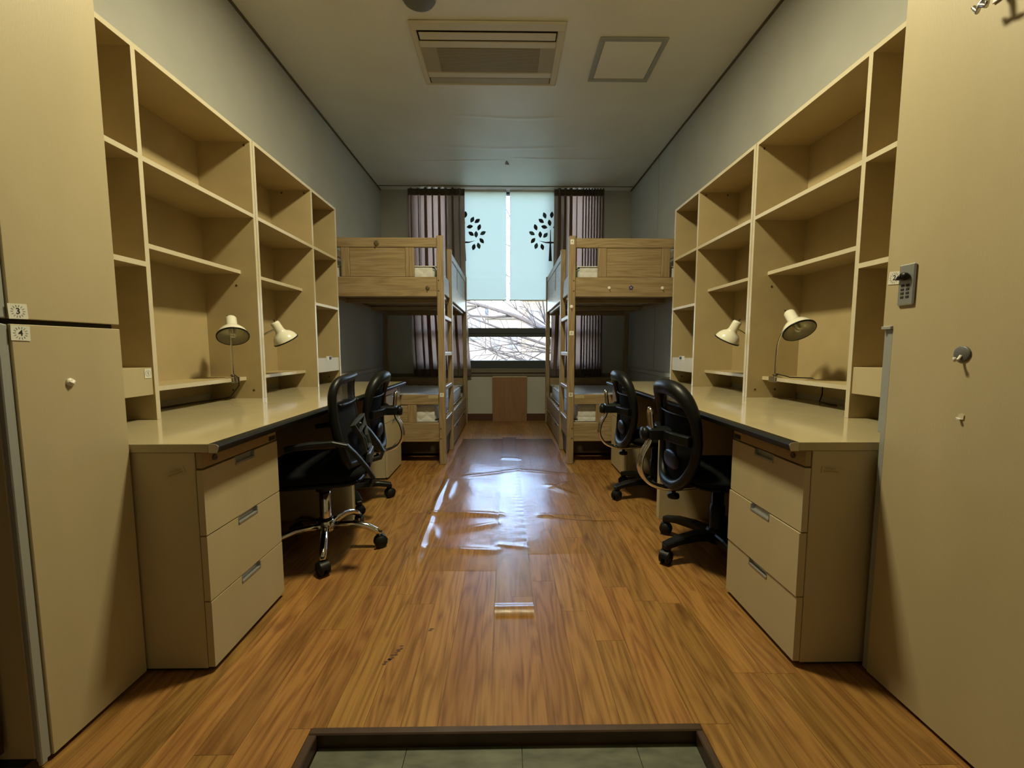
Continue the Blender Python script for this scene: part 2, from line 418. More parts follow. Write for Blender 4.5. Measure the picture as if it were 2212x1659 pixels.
# floor: a base slab and planks laid along the room
fl = struct('floor', MB().box(-WX, WX, 1.02, YB, -0.12, -0.004).box(-WX, -0.515, Y0, 1.02, -0.12, -0.004).box(0.515, WX, Y0, 1.02, -0.12, -0.004), 'floor_base', 'orange brown wood plank floor')
PW = 0.098
pm_mb = MB().box(0, 1, 0, 1, -0.004, 0.0)
pm = bpy.data.meshes.new('plank'); pm.from_pydata(pm_mb.v, [], pm_mb.f); pm.materials.append(MATS['plank_wood'])
rp = random.Random(11)
nrow = 24
for i in range(nrow):
    x0 = (i - nrow / 2) * PW + 0.012; xm = x0 + PW / 2
    out = abs(xm) > 0.515; cut = x0 < 0.515 < x0 + PW or x0 < -0.515 < x0 + PW
    runs = []
    if cut:                                              # a row split by the edge of the sunken entrance
        runs.append((max(x0, 0.516), x0 + PW, 0.25, 1.024) if xm > 0 else (x0, min(x0 + PW, -0.516), 0.25, 1.024))
    y = 0.25 if out and not cut else 1.024
    first = True
    while y < YB - 0.02:
        ln = rp.uniform(0.25, 0.95) if first else rp.choice((0.78, 0.92, 1.05))
        first = False
        y1 = min(y + ln, YB)
        if YB - y1 < 0.15: y1 = YB
        runs.append((x0, x0 + PW, y, y1)); y = y1
    for xa, xb, y, y1 in runs:
        o = bpy.data.objects.new('plank', pm); C.objects.link(o); o.parent = fl
        o.location = (xa + 0.0004, y + 0.0004, 0); o.scale = (xb - xa - 0.0008, y1 - y - 0.0008, 1)
rs = random.Random(3); m = MB()                          # scuff marks near the step
for (sx_, sy_, ex_, ey_, nn) in ((-0.386, 1.248, -0.350, 1.325, 12), (-0.272, 1.405, -0.268, 1.415, 2)):
    for k in range(nn):
        q = k / max(1, nn - 1); cx_ = sx_ + (ex_ - sx_) * q + rs.uniform(-0.006, 0.006); cy_ = sy_ + (ey_ - sy_) * q + rs.uniform(-0.004, 0.004)
        a0 = rs.uniform(0, 3.1); pts = [(cx_ + rs.uniform(0.004, 0.010) * math.cos(a0 + 1.047 * t_), cy_ + rs.uniform(0.002, 0.006) * math.sin(a0 + 1.047 * t_)) for t_ in range(6)]
        m.prism(pts, 2, 0.0, 0.0003)
build('scuff_marks', m, 'baseboard_red', fl)
build('seam', MB().box(-0.0475, -0.0455, 1.30, 4.60, 0.0, 0.0006).box(0.1045, 0.106, 1.50, 3.20, 0.0, 0.0006), 'screw', fl)
build('crease', MB().tube([(0.215, 2.462, 0.0), (0.28, 2.39, 0.002), (0.40, 2.352, 0.0025), (0.53, 2.335, 0.002), (0.655, 2.335, 0.0)], [0.001, 0.0025, 0.003, 0.002, 0.0006], 6), 'plank_wood', fl)
# sunken entrance
ent = struct('floor_entry', MB().box(-0.515, 0.515, Y0, 1.02, -0.14, -0.044), 'dark_gap', 'green grey tiles of the sunken entrance')
for i in range(4):
    xa = max(-0.49, -0.558 + 0.2985 * i); xb = min(0.495, -0.558 + 0.2985 * (i + 1))
    for j in range(4):
        ya = 1.004 - 0.30 * (j + 1)
        build('tile', MB().box(xa + 0.0008, xb - 0.0008, ya + 0.0008, ya + 0.2992, -0.044, -0.0355), 'entry_tile', ent)
tr = struct('trim_11', MB().box(-0.515, 0.515, 1.004, 1.026, -0.044, 0.003, 0.003), 'brown_trim', 'dark brown wooden nosing of the entrance step')
struct('trim_12', MB().box(-0.515, -0.492, Y0, 1.004, -0.044, 0.003, 0.003), 'brown_trim', 'dark brown wooden nosing along the entrance')
struct('trim_13', MB().box(0.495, 0.515, Y0, 1.004, -0.044, 0.003, 0.003), 'brown_trim', 'dark brown wooden nosing along the entrance')

# ------------------------------------------------------------------ window
wf = thing('window_1', None, None, (0, YB + 0.1, WIN[2])); tag(wf, 'wide dark framed window with three lights', None, None, 'structure')
ya, yb = YB + 0.05, YB + 0.12
x0, x1, z0, z1 = WIN
b = MB()
b.box(x0, x1, ya, yb, 0.715, 0.83, 0.004); b.box(x0, x1, ya, yb, z1 - 0.03, z1, 0.004)
b.box(x0, x0 + 0.06, ya, yb, z0, z1, 0.004); b.box(x1 - 0.06, x1, ya, yb, z0, z1, 0.004)
build('window_frame', b, 'window_frame', wf)
for xm in (-0.665, 0.665):
    build('mullion', MB().box(xm - 0.045, xm + 0.045, ya - 0.01, yb, 0.72, z1, 0.004), 'window_frame', wf)
build('transom', MB().box(-0.62, 0.62, ya - 0.006, yb, 1.155, 1.275, 0.004).box(-0.62, 0.62, ya - 0.016, ya, 1.20, 1.275, 0.004), 'window_frame', wf)
build('side_transom', MB().box(0.71, 1.2, ya, yb, 1.20, 1.275, 0.004), 'window_frame', wf)
build('side_transom', MB().box(-1.2, -0.71, ya, yb, 1.20, 1.275, 0.004), 'window_frame', wf)
for (pa, pb, pz0, pz1) in ((-0.62, 0.62, 0.83, 1.155), (-0.62, 0.62, 1.275, 3.055), (0.71, 1.18, 0.83, 1.20), (0.71, 1.18, 1.275, 3.055), (-1.16, -0.71, 0.83, 1.20), (-1.16, -0.71, 1.275, 3.055)):
    build('pane', MB().box(pa, pb, YB + 0.082, YB + 0.088, pz0, pz1), 'glass', wf)
hm = build('handle', MB().tube([(0.625, ya - 0.03, 0.86), (0.625, ya - 0.034, 0.93), (0.625, ya - 0.034, 1.05), (0.625, ya - 0.03, 1.12)], [0.007, 0.006, 0.004, 0.007], 8), 'steel', wf)
struct('trim_14', MB().box(x0 - 0.03, x1 + 0.03, YB - 0.05, YB + 0.05, 0.665, 0.70, 0.006).box(x0 - 0.02, x1 + 0.02, YB - 0.025, YB + 0.05, 0.70, 0.72, 0.004), 'sill', 'brown ledge under the window')
struct('trim_15', MB().box(-WX, WX, YB - 0.02, YB, 0.615, 0.655, 0.005), 'sill', 'narrow moulding below the window ledge')

# roller blinds with a printed tree
def leaf(mb, cx, cz, ang, ln, wd, y):
    n = 8; pts = []
    for k in range(n): t = k / n; pts.append((ln * (t - 0.5), wd * 0.5 * math.sin(math.pi * t) ** 0.9))
    for k in range(n): t = 1 - k / n; pts.append((ln * (t - 0.5), -wd * 0.5 * math.sin(math.pi * t) ** 0.9))
    c, s = math.cos(ang), math.sin(ang)
    poly = [(cx + c * p - s * q, cz + s * p + c * q) for p, q in pts]
    q = []
    for p in poly:
        if not q or (p[0] - q[-1][0]) ** 2 + (p[1] - q[-1][1]) ** 2 > 1e-9: q.append(p)
    mb.prism(q, 1, y, y + 0.0006)
YBL = 5.672
def blind(xa, xb, ztop, zbot, tx, lab):
    t = thing('roller_blind', lab, 'blind', ((xa + xb) / 2, YBL, zbot), 'roller blinds in the window')
    def fn(u, v):
        z = ztop + (zbot - ztop) * v
        return (xa + (xb - xa) * u, YBL + 0.003 * math.sin(9 * v + 2 * u) + (0.004 * math.exp(-((z - 1.93) / 0.012) ** 2) + 0.004 * math.exp(-((z - 2.02) / 0.012) ** 2)), z)
    build('fabric', MB().grid(fn, 12, 60), 'blind_cloth', t)
    build('hem_bar', MB().box(xa, xb, YBL - 0.006, YBL + 0.006, zbot - 0.014, zbot + 0.002, 0.003), 'track_white', t)
    build('roller', MB().tube([(xa, YBL + 0.01, ztop + 0.0), (xb, YBL + 0.01, ztop + 0.0)], 0.018, 12), 'track_white', t)
    # leaf positions measured on the cloth, relative to the foot of the printed trunk (cm)
    LV = [(-9.5, 72, 110, 'b'), (2, 73, 85, 'd'), (-15, 63.5, -35, 'd'), (-1.5, 60.5, 100, 'd'), (-24, 53.5, 110, 'd'), (-10, 54, -12, 'd'), (9, 54, 10, 'd'), (13, 65, 60, 'b'),
          (-30, 44, -28, 't'), (-16.5, 42, 92, 'd'), (-8, 41, 48, 'b'), (11, 43, -35, 'd'), (-28, 32.5, 50, 'd'), (-23, 24, 75, 't'), (-13, 22.5, 105, 'd'), (15, 22, 75, 'd'),
          (24, 53, 70, 'd'), (30, 44, 28, 't'), (19, 42, 90, 'b'), (28, 32, -50, 'd'), (23, 24, 105, 't'), (21, 63, 35, 'd')]
    for key, mn, pn in (('d', 'print_dark', 'printed_leaves'), ('b', 'print_blue', 'printed_blue_leaves'), ('t', 'print_teal', 'printed_teal_leaves')):
        mb = MB()
        for (lx, lz, an, k) in LV:
            X = tx + lx * 0.0082
            if k == key and xa + 0.03 < X < xb - 0.03: leaf(mb, X, 2.155 + lz * 0.0082, math.radians(an), 0.088, 0.05, YBL - 0.0060)
        if mb.v: build(pn, mb, mn, t)
    mb = MB().prism([(tx - 0.022, 2.155), (tx + 0.022, 2.155), (tx + 0.008, 2.42), (tx + 0.004, 2.56), (tx - 0.004, 2.56), (tx - 0.008, 2.42)], 1, YBL - 0.0060, YBL - 0.0054)
    mb.prism([(tx - 0.16, 2.42), (tx - 0.06, 2.388), (tx, 2.383), (tx + 0.06, 2.388), (tx + 0.15, 2.42), (tx + 0.06, 2.405), (tx, 2.41), (tx - 0.06, 2.405)], 1, YBL - 0.0064, YBL - 0.0060)
    build('printed_trunk', mb, 'print_dark', t)
blind(-0.80, 0.000, 3.062, 1.645, -0.555, 'pale roller blind whose printed tree is cut off at the trunk by the curtain')
blind(0.046, 0.82, 3.062, 1.645, 0.585, 'pale roller blind whose printed tree shows its trunk and most leaves')

# curtains
YC = 5.607
def curtain(xa, xb, ba, bb, lab, seed, tight):
    """pleats fold over themselves: single cloth glows, folded cloth stays dark; tight: part of the width bunched into narrow pleats"""
    rr = random.Random(seed)
    t = thing('curtain', lab, 'curtain', ((xa + xb) / 2, YC, 0.62), 'brown curtains beside the window')
    N = 8
    cs = [(k + rr.uniform(0.35, 0.65)) / N for k in range(N)]; wd = [rr.uniform(0.6, 1.25) for _ in range(N)]
    lean = [rr.uniform(-1, 1) for _ in range(N)]
    def shape(u, v):
        z = 3.066 - 2.44 * v
        x0_ = xa + (xb - xa) * u; x1_ = ba + (bb - ba) * u
        x = x0_ * (1 - v ** 3) + x1_ * v ** 3
        if tight and u > tight:                       # bunched part
            x += 0.017 * math.sin(2 * math.pi * 17 * u); y = YC + 0.020 * math.cos(2 * math.pi * 17 * u)
        else:
            ph = 2 * math.pi * (N * u + 0.10 * math.sin(5 * u + seed))
            k = min(N - 1, int(N * u)); g = wd[k]
            x += (0.040 * g) * math.sin(ph) * (0.75 + 0.25 * v) + 0.018 * lean[k] * v * v * math.sin(math.pi * ((N * u) % 1))
            y = YC + 0.020 * math.cos(ph)
        return x, y, z
    nu = 360
    build('fabric', MB().grid(lambda u, v: shape(u, 0.034 + 0.93 * v), nu, 24), 'curtain_cloth', t)
    build('heading_band', MB().grid(lambda u, v: shape(u, 0.035 * v), nu, 2).grid(lambda u, v: (shape(u, 0.035 * v)[0], shape(u, 0.035 * v)[1] + 0.003, shape(u, 0.035 * v)[2]), nu, 2), 'curtain_head', t)
    build('hem', MB().grid(lambda u, v: shape(u, 0.963 + 0.037 * v), nu, 2).grid(lambda u, v: (shape(u, 0.963 + 0.037 * v)[0], shape(u, 0.963 + 0.037 * v)[1] + 0.003, shape(u, 0.963 + 0.037 * v)[2]), nu, 2), 'curtain_head', t)
    for k in range(N):
        x, y, z = shape((k + 0.5) / N, 0)
        build('curtain_hook', MB().tube([(x - 0.022, YC, 3.068), (x - 0.01, YC, 3.076), (x + 0.01, YC, 3.076), (x + 0.022, YC, 3.068)], 0.006, 6), 'track_white', t)
curtain(-1.285, -0.555, -1.250, -0.485, 'brown mauve pleated curtain covering the trunk side of a printed tree', 3, 0)
curtain(0.648, 1.285, 0.612, 1.30, 'brown mauve curtain with tight narrow pleats beside the metal window handle', 5, 0.55)
rail = tag(build('curtain_rail', MB().box(-1.45, 1.45, 5.592, 5.620, 3.078, 3.0895, 0.003), 'track_white'), 'white curtain rail along the ceiling above the window', 'curtain rail')

# wooden board leaning under the window
bd = thing('wooden_board', 'reddish brown wooden board standing on the floor under the window', 'board', (0.043, 5.66, 0))
build('panel', MB().box(-0.19, 0.277, 5.625, 5.70, 0.0, 0.607, 0.002), 'board_wood', bd)
build('lit_top_edge', MB().box(-0.192, 0.279, 5.622, 5.702, 0.607, 0.617, 0.003), 'laminate_edge', bd)  # light falling on the upper edge, painted as a paler strip

# ------------------------------------------------------------------ wardrobes beside the entrance
WF, WY1, WTOP = 1.105, 1.215, 2.32
def sticker(name, sx, X, yc, zc, w, h, text, parent, tilt=0.0, side=True):
    """a small paper label with a digit, facing the aisle"""
    right = (0, 1, 0) if sx < 0 else (0, -1, 0)
    n = 0.0008
    M = frame_axes((sx * (X - n), yc, zc), right, (0, 0, 1)) @ Matrix.Rotation(math.radians(tilt), 4, 'Z')
    o = build(name, MB().box(-w / 2, w / 2, -h / 2, h / 2, 0.0, 0.0006, 0, M), 'paper', parent)
    mb = MB()
    for k in range(14):
        a = 2 * math.pi * k / 14; r = 0.36 * min(w, h); p = Vector((r * math.cos(a), r * math.sin(a), 0.0007))
        mb.box(-0.0026, 0.0022, -0.0008, 0.0008, 0, 0.0003, 0, M @ Matrix.Translation(p) @ Matrix.Rotation(a, 4, 'Z'))
    build('wreath_print', mb, 'ink_grey', o)
    letters('digit', text, min(w, h) * 0.55, M @ Matrix.Translation((0, 0, 0.0009)), 'ink', o, 0.0002)
    return o

# the wardrobe with two small doors, numbered 3 and 4
wl_ = thing('wardrobe', 'beige wardrobe with stacked doors numbered 3 and 4', 'wardrobe', (-1.38, 0.9, 0), 'beige wardrobes by the entrance')
b = MB(-1).box(WF + 0.022, WX - 0.005, 0.93, WY1, 0.02, WTOP, 0.002)
build('body', b, 'laminate', wl_)
build('plinth', MB(-1).box(WF + 0.05, WX - 0.005, 0.93, WY1, 0.0, 0.02), 'dark_gap', wl_)
d3 = build('door', MB(-1).box(WF, WF + 0.02, 0.95, WY1, 1.066, WTOP, 0.0015), 'laminate', wl_)
d4 = build('door', MB(-1).box(WF, WF + 0.02, 0.95, WY1, 0.012, 1.054, 0.0015), 'laminate', wl_)
build('door_gap', MB(-1).box(WF + 0.012, WF + 0.03, 0.945, WY1 - 0.012, 1.054, 1.066), 'dark_gap', wl_)
for (za, zb) in ((0.012, 1.054), (1.066, WTOP)):
    build('edge_profile', MB(-1).box(WF + 0.004, WF + 0.022, 0.930, 0.9495, za, zb, 0.003).box(WF - 0.004, WF + 0.006, 0.921, 0.9345, za, zb, 0.002), 'grey_strip', wl_)
sticker('number_label', -1, WF, 0.967, 1.083, 0.038, 0.034, '3', d3, 2)
l4 = sticker('number_label', -1, WF, 0.968, 1.034, 0.038, 0.034, '4', d4, -2)
# brown cupboard beyond the grey edge, set further back
cb = thing('cupboard', 'dark reddish brown cupboard front set back beside the entrance', 'cupboard', (-1.4, 0.2, 0))
build('body', MB(-1).box(WF + 0.10, WX - 0.005, -0.6, 0.928, 0.0, WTOP, 0.002), 'red_door', cb)
build('door', MB(-1).box(WF + 0.078, WF + 0.098, -0.58, 0.16, 0.05, WTOP - 0.02, 0.002), 'red_door', cb)
build('door', MB(-1).box(WF + 0.078, WF + 0.098, 0.17, 0.92, 0.05, WTOP - 0.02, 0.002), 'red_door', cb)
# the wardrobe with the combination lock
wr_ = thing('wardrobe', 'beige wardrobe with one tall door and a combination lock', 'wardrobe', (1.38, 0.6, 0), 'beige wardrobes by the entrance')
build('body', MB().box(WF + 0.022, WX - 0.005, 0.1, WY1, 0.02, WTOP, 0.002), 'laminate', wr_)
build('plinth', MB().box(WF + 0.05, WX - 0.005, 0.1, WY1, 0.0, 0.02), 'dark_gap', wr_)
dr = build('door', MB().prism([(0.72, 0.012), (1.185, 0.012), (1.185, 1.063), (1.217, 1.063), (1.217, WTOP), (0.72, WTOP)], 0, WF, WF + 0.02), 'laminate', wr_)
build('door', MB().box(WF, WF + 0.02, 0.1, 0.715, 0.012, WTOP, 0.0015), 'laminate', wr_)
build('edge_profile', MB().box(WF + 0.002, WF + 0.02, 1.186, 1.205, 0.012, 1.055, 0.002).box(WF - 0.006, WF + 0.006, 1.187, 1.2175, 1.054, 1.063, 0.001).box(WF + 0.006, WF + 0.02, 1.2055, 1.2175, 0.75, 1.055, 0.001), 'grey_strip', wr_)
lk = build('lock_plate', MB().box(WF - 0.007, WF, 1.127, 1.174, 1.118, 1.230, 0.003), 'aluminium', dr)
b = MB().cushion(WF - 0.014, 1.150, 1.196, 0.009, 0.0125, 0.0115, 2.2, 2.2, 20, 10)
b.tube([(WF - 0.014, 1.152, 1.196), (WF - 0.014, 1.166, 1.193), (WF - 0.013, 1.176, 1.190)], [0.010, 0.006, 0.0015], 10)
build('lock_knob', b, 'black_plastic', dr)
b = MB()
for k in range(4):
    zz = 1.172 - 0.0105 * k
    b.box(WF - 0.0082, WF - 0.006, 1.139, 1.149, zz - 0.0035, zz + 0.0035, 0.001); b.box(WF - 0.0082, WF - 0.006, 1.154, 1.164, zz - 0.0035, zz + 0.0035, 0.001)
build('number_wheels', b, 'ink', dr)
sticker('number_label', 1, WF, 1.192, 1.199, 0.036, 0.036, '2', dr, -6)

# things stuck to the wardrobe doors
def stick_hook(name, sx, X, y, z, r, mat, lab, tail=0.02):
    t = thing(name, lab, 'hook', (sx * X, y, z), 'stick-on hooks')
    M = axis_matrix((X, y, z), (-1, 0, 0))
    build('pad', MB(sx).lathe([(0.0, 0.004), (r * 0.85, 0.004), (r, 0.002), (r, 0.0), (0.0, 0.0)], M, 20), mat, t)
    build('prong', MB(sx).tube([(X - 0.004, y, z - r * 0.2), (X - 0.010, y, z - r * 0.7), (X - 0.018, y, z - r * 0.85), (X - 0.020, y, z - r * 0.45)], r * 0.16, 8), mat if mat != 'hook_grey' else 'hook_white', t)
    return t
stick_hook('adhesive_hook', 1, WF, 0.997, 0.986, 0.0195, 'hook_grey', 'round grey metal hook stuck on the tall wardrobe door')
t = thing('adhesive_hook', 'small white broken hook on the door numbered 4', 'hook', (-WF, 1.066, 0.915), 'stick-on hooks')
build('pad', MB(-1).lathe([(0.0, 0.005), (0.009, 0.005), (0.011, 0.0), (0.0, 0.0)], axis_matrix((WF, 1.066, 0.914), (-1, 0, 0)), 14), 'hook_white', t)
build('stub', MB(-1).tube([(WF - 0.004, 1.060, 0.916), (WF - 0.007, 1.066, 0.911), (WF - 0.004, 1.073, 0.917)], 0.003, 6), 'hook_white', t)
t = thing('double_hook', 'metal hook with two prongs high on the tall wardrobe door', 'hook', (WF, 0.985, 1.79))
build('plate', MB().box(WF - 0.0045, WF - 0.0005, 0.975, 1.0, 1.775, 1.85, 0.002), 'steel', t)
build('prong', MB().tube([(WF - 0.004, 0.985, 1.80), (WF - 0.03, 0.985, 1.785), (WF - 0.042, 0.990, 1.768), (WF - 0.036, 1.000, 1.760), (WF - 0.040, 1.006, 1.775)], [0.006, 0.006, 0.0055, 0.005, 0.004], 8), 'steel', t)
build('prong', MB().tube([(WF - 0.042, 0.990, 1.768), (WF - 0.038, 0.980, 1.758), (WF - 0.044, 0.972, 1.764)], [0.0055, 0.005, 0.004], 8), 'steel', t)
t = thing('sticker_remnant', 'torn scrap of a peeled hook below the round hook', 'sticker', (WF, 0.987, 0.834))
build('scrap', MB().prism([(0.981, 0.828), (0.990, 0.826), (0.994, 0.838), (0.985, 0.843), (0.980, 0.838)], 0, WF - 0.002, WF), 'laminate_edge', t)
build('curl', MB().prism([(0.985, 0.828), (0.990, 0.826), (0.993, 0.832)], 0, WF - 0.008, WF - 0.002), 'paper', t)

# ------------------------------------------------------------------ desks (one builder, mirrored)
ZD = 0.719
DF, PF = 0.848, 0.902          # front of the worktop, front of the drawers
def desk(sx, y0, y1, near, lab):
    """near: pedestal at the y0 end, else at the y1 end"""
    t = thing('desk', lab, 'desk', (sx * 1.25, (y0 + y1) / 2, 0), 'beige study desks')
    back = WX - 0.006
    zb = ZD - 0.026
    build('desktop', MB(sx).box(DF + 0.03, back, y0, y1, zb, ZD, 0.0012), 'desktop', t)
    # rounded black front edge
    prof = [(DF + 0.030, ZD), (DF + 0.012, ZD - 0.0008), (DF + 0.004, ZD - 0.0035), (DF, ZD - 0.009), (DF + 0.002, ZD - 0.016), (DF + 0.006, zb - 0.001), (DF + 0.030, zb - 0.001)]
    yy = [y0 + 0.0012, y1 - 0.0012]
    m = MB(sx); n = len(prof)
    m.add([(x, y, z) for y in yy for x, z in prof], [(k, (k + 1) % n, n + (k + 1) % n, n + k) for k in range(n)] + [tuple(range(n)), tuple(range(n, 2 * n))[::-1]])
    build('front_edge', m, 'bullnose', t)
    m = MB(sx)
    for ya_, yb_ in ((y0, y0 + 0.0012), (y1 - 0.0012, y1)):
        m.add([(x, y, z) for y in (ya_, yb_) for x, z in prof], [(k, (k + 1) % n, n + (k + 1) % n, n + k) for k in range(n)] + [tuple(range(n)), tuple(range(n, 2 * n))[::-1]])
    build('edge_cap', m, 'laminate_edge', t)
    # pedestal
    pa, pb = (y0 + 0.004, y0 + 0.405) if near else (y1 - 0.405, y1 - 0.004)
    build('pedestal', MB(sx).box(PF + 0.022, 1.46, pa, pb, 0.012, zb - 0.001, 0.0015), 'laminate', t)
    build('plinth', MB(sx).box(PF + 0.045, 1.46, pa + 0.01, pb - 0.01, 0.0, 0.012), 'dark_gap', t)
    fr = build('front_rail', MB(sx).box(PF + 0.002, PF + 0.020, pa + 0.002, pb - 0.002, 0.643, zb - 0.002, 0.0012), 'rail_wood', t)
    ly = pa + 0.055 if near else pb - 0.055
    Ml = axis_matrix((PF + 0.002, ly, 0.664), (-1, 0, 0))
    build('lock', MB(sx).lathe([(0.0, 0.003), (0.007, 0.003), (0.0075, 0.004), (0.0095, 0.004), (0.0095, 0.0), (0.0, 0.0)], Ml, 18), 'screw', fr)
    if near:
        build('paper_tag', MB(sx).box(PF + 0.0012, PF + 0.002, pb - 0.058, pb - 0.006, 0.668, 0.688), 'paper_faint', fr)
        build('dark_tag', MB(sx).box(PF + 0.0010, PF + 0.002, pb - 0.050, pb - 0.008, 0.647, 0.663), 'ink', fr)
        mm = MB(sx)
        for k in range(3): mm.box(PF + 0.0009, PF + 0.0013, pb - 0.050 + 0.003 * k, pb - 0.014, 0.684 - 0.005 * k - 0.0015, 0.684 - 0.005 * k)
        build('tag_print', mm, 'rail_wood', fr)
    zs = (0.640, 0.436, 0.229, 0.016)
    for k in range(3):
        za, zt = zs[k + 1] + 0.0015, zs[k] - 0.0025
        proud = 0.004 if k == 1 and sx > 0 and near else (0.001 if k == 2 else 0.0)
        mc = (pa + pb) / 2 + (0.0 if near else 0.0); hw, hd = 0.054, 0.026
        f0, f1 = PF - proud, PF + 0.019
        m = MB(sx)                                            # front with a finger notch in its top edge
        m.prism([(pa, za), (pb, za), (pb, zt), (mc + hw, zt), (mc + hw, zt - hd), (mc - hw, zt - hd), (mc - hw, zt), (pa, zt)], 0, f0, f1)
        d = build('drawer', m, 'laminate', t)
        h = MB(sx)
        h.box(f0 + 0.010, f1 - 0.001, mc - hw, mc + hw, zt - hd, zt - 0.001)
        h.box(f0 - 0.0015, f0 + 0.012, mc - hw, mc - hw + 0.0035, zt - hd, zt, 0.001); h.box(f0 - 0.0015, f0 + 0.012, mc + hw - 0.0035, mc + hw, zt - hd, zt, 0.001)
        h.box(f0 - 0.0015, f0 + 0.012, mc - hw, mc + hw, zt - hd, zt - hd + 0.008, 0.001)
        build('handle', h, 'aluminium', d)
    # end panel and back panel
    ea, eb = (y1 - 0.020, y1 - 0.001) if near else (y0 + 0.001, y0 + 0.020)
    build('end_panel', MB(sx).box(0.892, back, ea, eb, 0.0, zb - 0.001, 0.001), 'laminate', t)
    build('back_panel', MB(sx).box(1.49, 1.506, min(pb, eb) if near else eb, max(pa, ea) if not near else ea, 0.0, zb - 0.001), 'board_shade', t)  # shade of the knee space is put into this panel's dark colour
    if near:
        tg = build('side_label', MB(sx).box(-0.032, 0.032, -0.011, 0.011, 0, 0.0006, 0, frame_axes((0.985, y0 + 0.0036, 0.632), (1, 0, 0), (0, 0, 1)) @ Matrix.Rotation(math.radians(-20 if sx < 0 else -4), 4, 'Z')), 'paper_faint', t)
        Mt = frame_axes((0.985, y0 + 0.0034, 0.632), (1, 0, 0), (0, 0, 1)) @ Matrix.Rotation(math.radians(-20 if sx < 0 else -4), 4, 'Z')
        build('label_print', MB(sx).box(-0.024, 0.020, -0.006, -0.0025, 0, 0.0009, 0, Mt).box(-0.022, 0.006, 0.0015, 0.003, 0, 0.0009, 0, Mt).box(-0.022, 0.012, 0.0055, 0.007, 0, 0.0009, 0, Mt), 'rail_wood', tg)
    return t
DY0, DYM, DY1 = 1.218, 2.378, 3.518
desk(-1, DY0, DYM, True, 'beige desk with drawers beside the wardrobe numbered 3 and 4')
desk(-1, DYM, DY1, False, 'beige desk between chrome-legged chair and the bunk with a dark round hook')
desk(1, DY0, DYM, True, 'beige desk with drawers beside the wardrobe with combination lock')
desk(1, DYM, DY1, False, 'beige desk beside the bunk with white hooks on its rail')

# ------------------------------------------------------------------ bookcases on the desks
BF, BB = 1.377, 1.660
def bookcase(sx, y0, y1, yd, near, lab):
    """yd: divider; the narrow bay lies on the near side (y0..yd) or the far side (yd..y1)"""
    t = thing('bookcase', lab, 'bookcase', (sx * 1.52, (y0 + y1) / 2, ZD), 'beige bookcases standing on the desks')
    T = 0.019; top = 2.122
    def panel(nm, *a, edge=True, shelf=False):
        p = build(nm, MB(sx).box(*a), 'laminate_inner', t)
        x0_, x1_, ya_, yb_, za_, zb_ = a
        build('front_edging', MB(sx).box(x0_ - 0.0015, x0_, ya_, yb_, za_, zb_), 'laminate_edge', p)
        return p
    panel('side_panel', BF, BB, y0, y0 + T, ZD + 0.0005, top - T)
    panel('side_panel', BF, BB, y1 - T, y1, ZD + 0.0005, top - T)
    panel('top_panel', BF, BB, y0, y1, top - T, top)
    dv = panel('divider', BF, BB, yd, yd + T, ZD + 0.0005, top - T)
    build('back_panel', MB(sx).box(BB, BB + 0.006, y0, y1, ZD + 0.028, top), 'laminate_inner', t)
    na, nb = (y0 + T, yd) if near else (yd + T, y1 - T)
    wa, wb = (yd + T, y1 - T) if near else (y0 + T, yd)
    panel('shelf', BF, BB, na, nb, 1.708, 1.708 + T); panel('shelf', BF, BB, na, nb, 1.310, 1.310 + T)
    panel('shelf', BF, BB, wa, wb, 1.706, 1.706 + T)
    panel('shelf', 1.463, BB, wa, wb, 1.407, 1.407 + T)
    low = panel('shelf', 1.463, BB, wa, wb, 0.821, 0.821 + T)
    ob = build('socket_box', MB(sx).box(BF + 0.004, BF + 0.020, na + 0.0015, nb - 0.0015, 0.819, 0.925, 0.001), 'laminate', t)
    build('socket_box_lid', MB(sx).box(BF + 0.020, BB, na, nb, 0.913, 0.925), 'laminate_inner', t)
    if near and sx < 0:
        sticker('number_label', sx, BF + 0.004, yd - 0.022, 0.903, 0.030, 0.036, '1', ob, 0)
    if not near:
        oc = (na + nb) / 2 - (0.0 if sx < 0 else 0.0)
        so = build('socket', MB(sx).box(BF + 0.0005, BF + 0.005, oc - 0.048, oc + 0.048, 0.904, 0.938, 0.001), 'paper', ob)
        build('socket_hole', MB(sx).box(BF - 0.0003, BF + 0.002, oc - 0.002, oc + 0.040, 0.911, 0.934, 0.001), 'ink', so)
    # screw caps on the panels that face the room
    m = MB(sx)
    face = (y1 - T) if near else yd
    spots = [(BF + 0.045, 2.085), (BF + 0.20, 2.085)] if not near else [(BF + 0.03, 2.085)]
    spots += [(BF + 0.045, 0.765), (BF + 0.16, 0.765), (BF + 0.11, 1.345)] if near else []
    for x_, z_ in spots: m.lathe([(0.0, 0.0015), (0.006, 0.0015), (0.006, 0.0)], axis_matrix((x_, face, z_), (0, -1, 0)), 12)
    if not near: m.lathe([(0.0, 0.0015), (0.006, 0.0015), (0.006, 0.0)], axis_matrix((BF + 0.09, y1 - T, 0.765), (0, -1, 0)), 12)
    build('screw_caps', m, 'screw', t)
    return t
bookcase(-1, 1.222, 2.374, 1.642, True, 'beige bookcase whose socket box carries a label numbered 1')
bookcase(-1, 2.378, 3.482, 3.050, False, 'beige bookcase with a white socket, beside the bunk with dark round hook')
bookcase(1, 1.222, 2.374, 1.642, True, 'beige bookcase casting the lamp shadow, beside wardrobe with combination lock')
bookcase(1, 2.378, 3.482, 3.050, False, 'beige bookcase with a white socket, beside the bunk with white hooks')

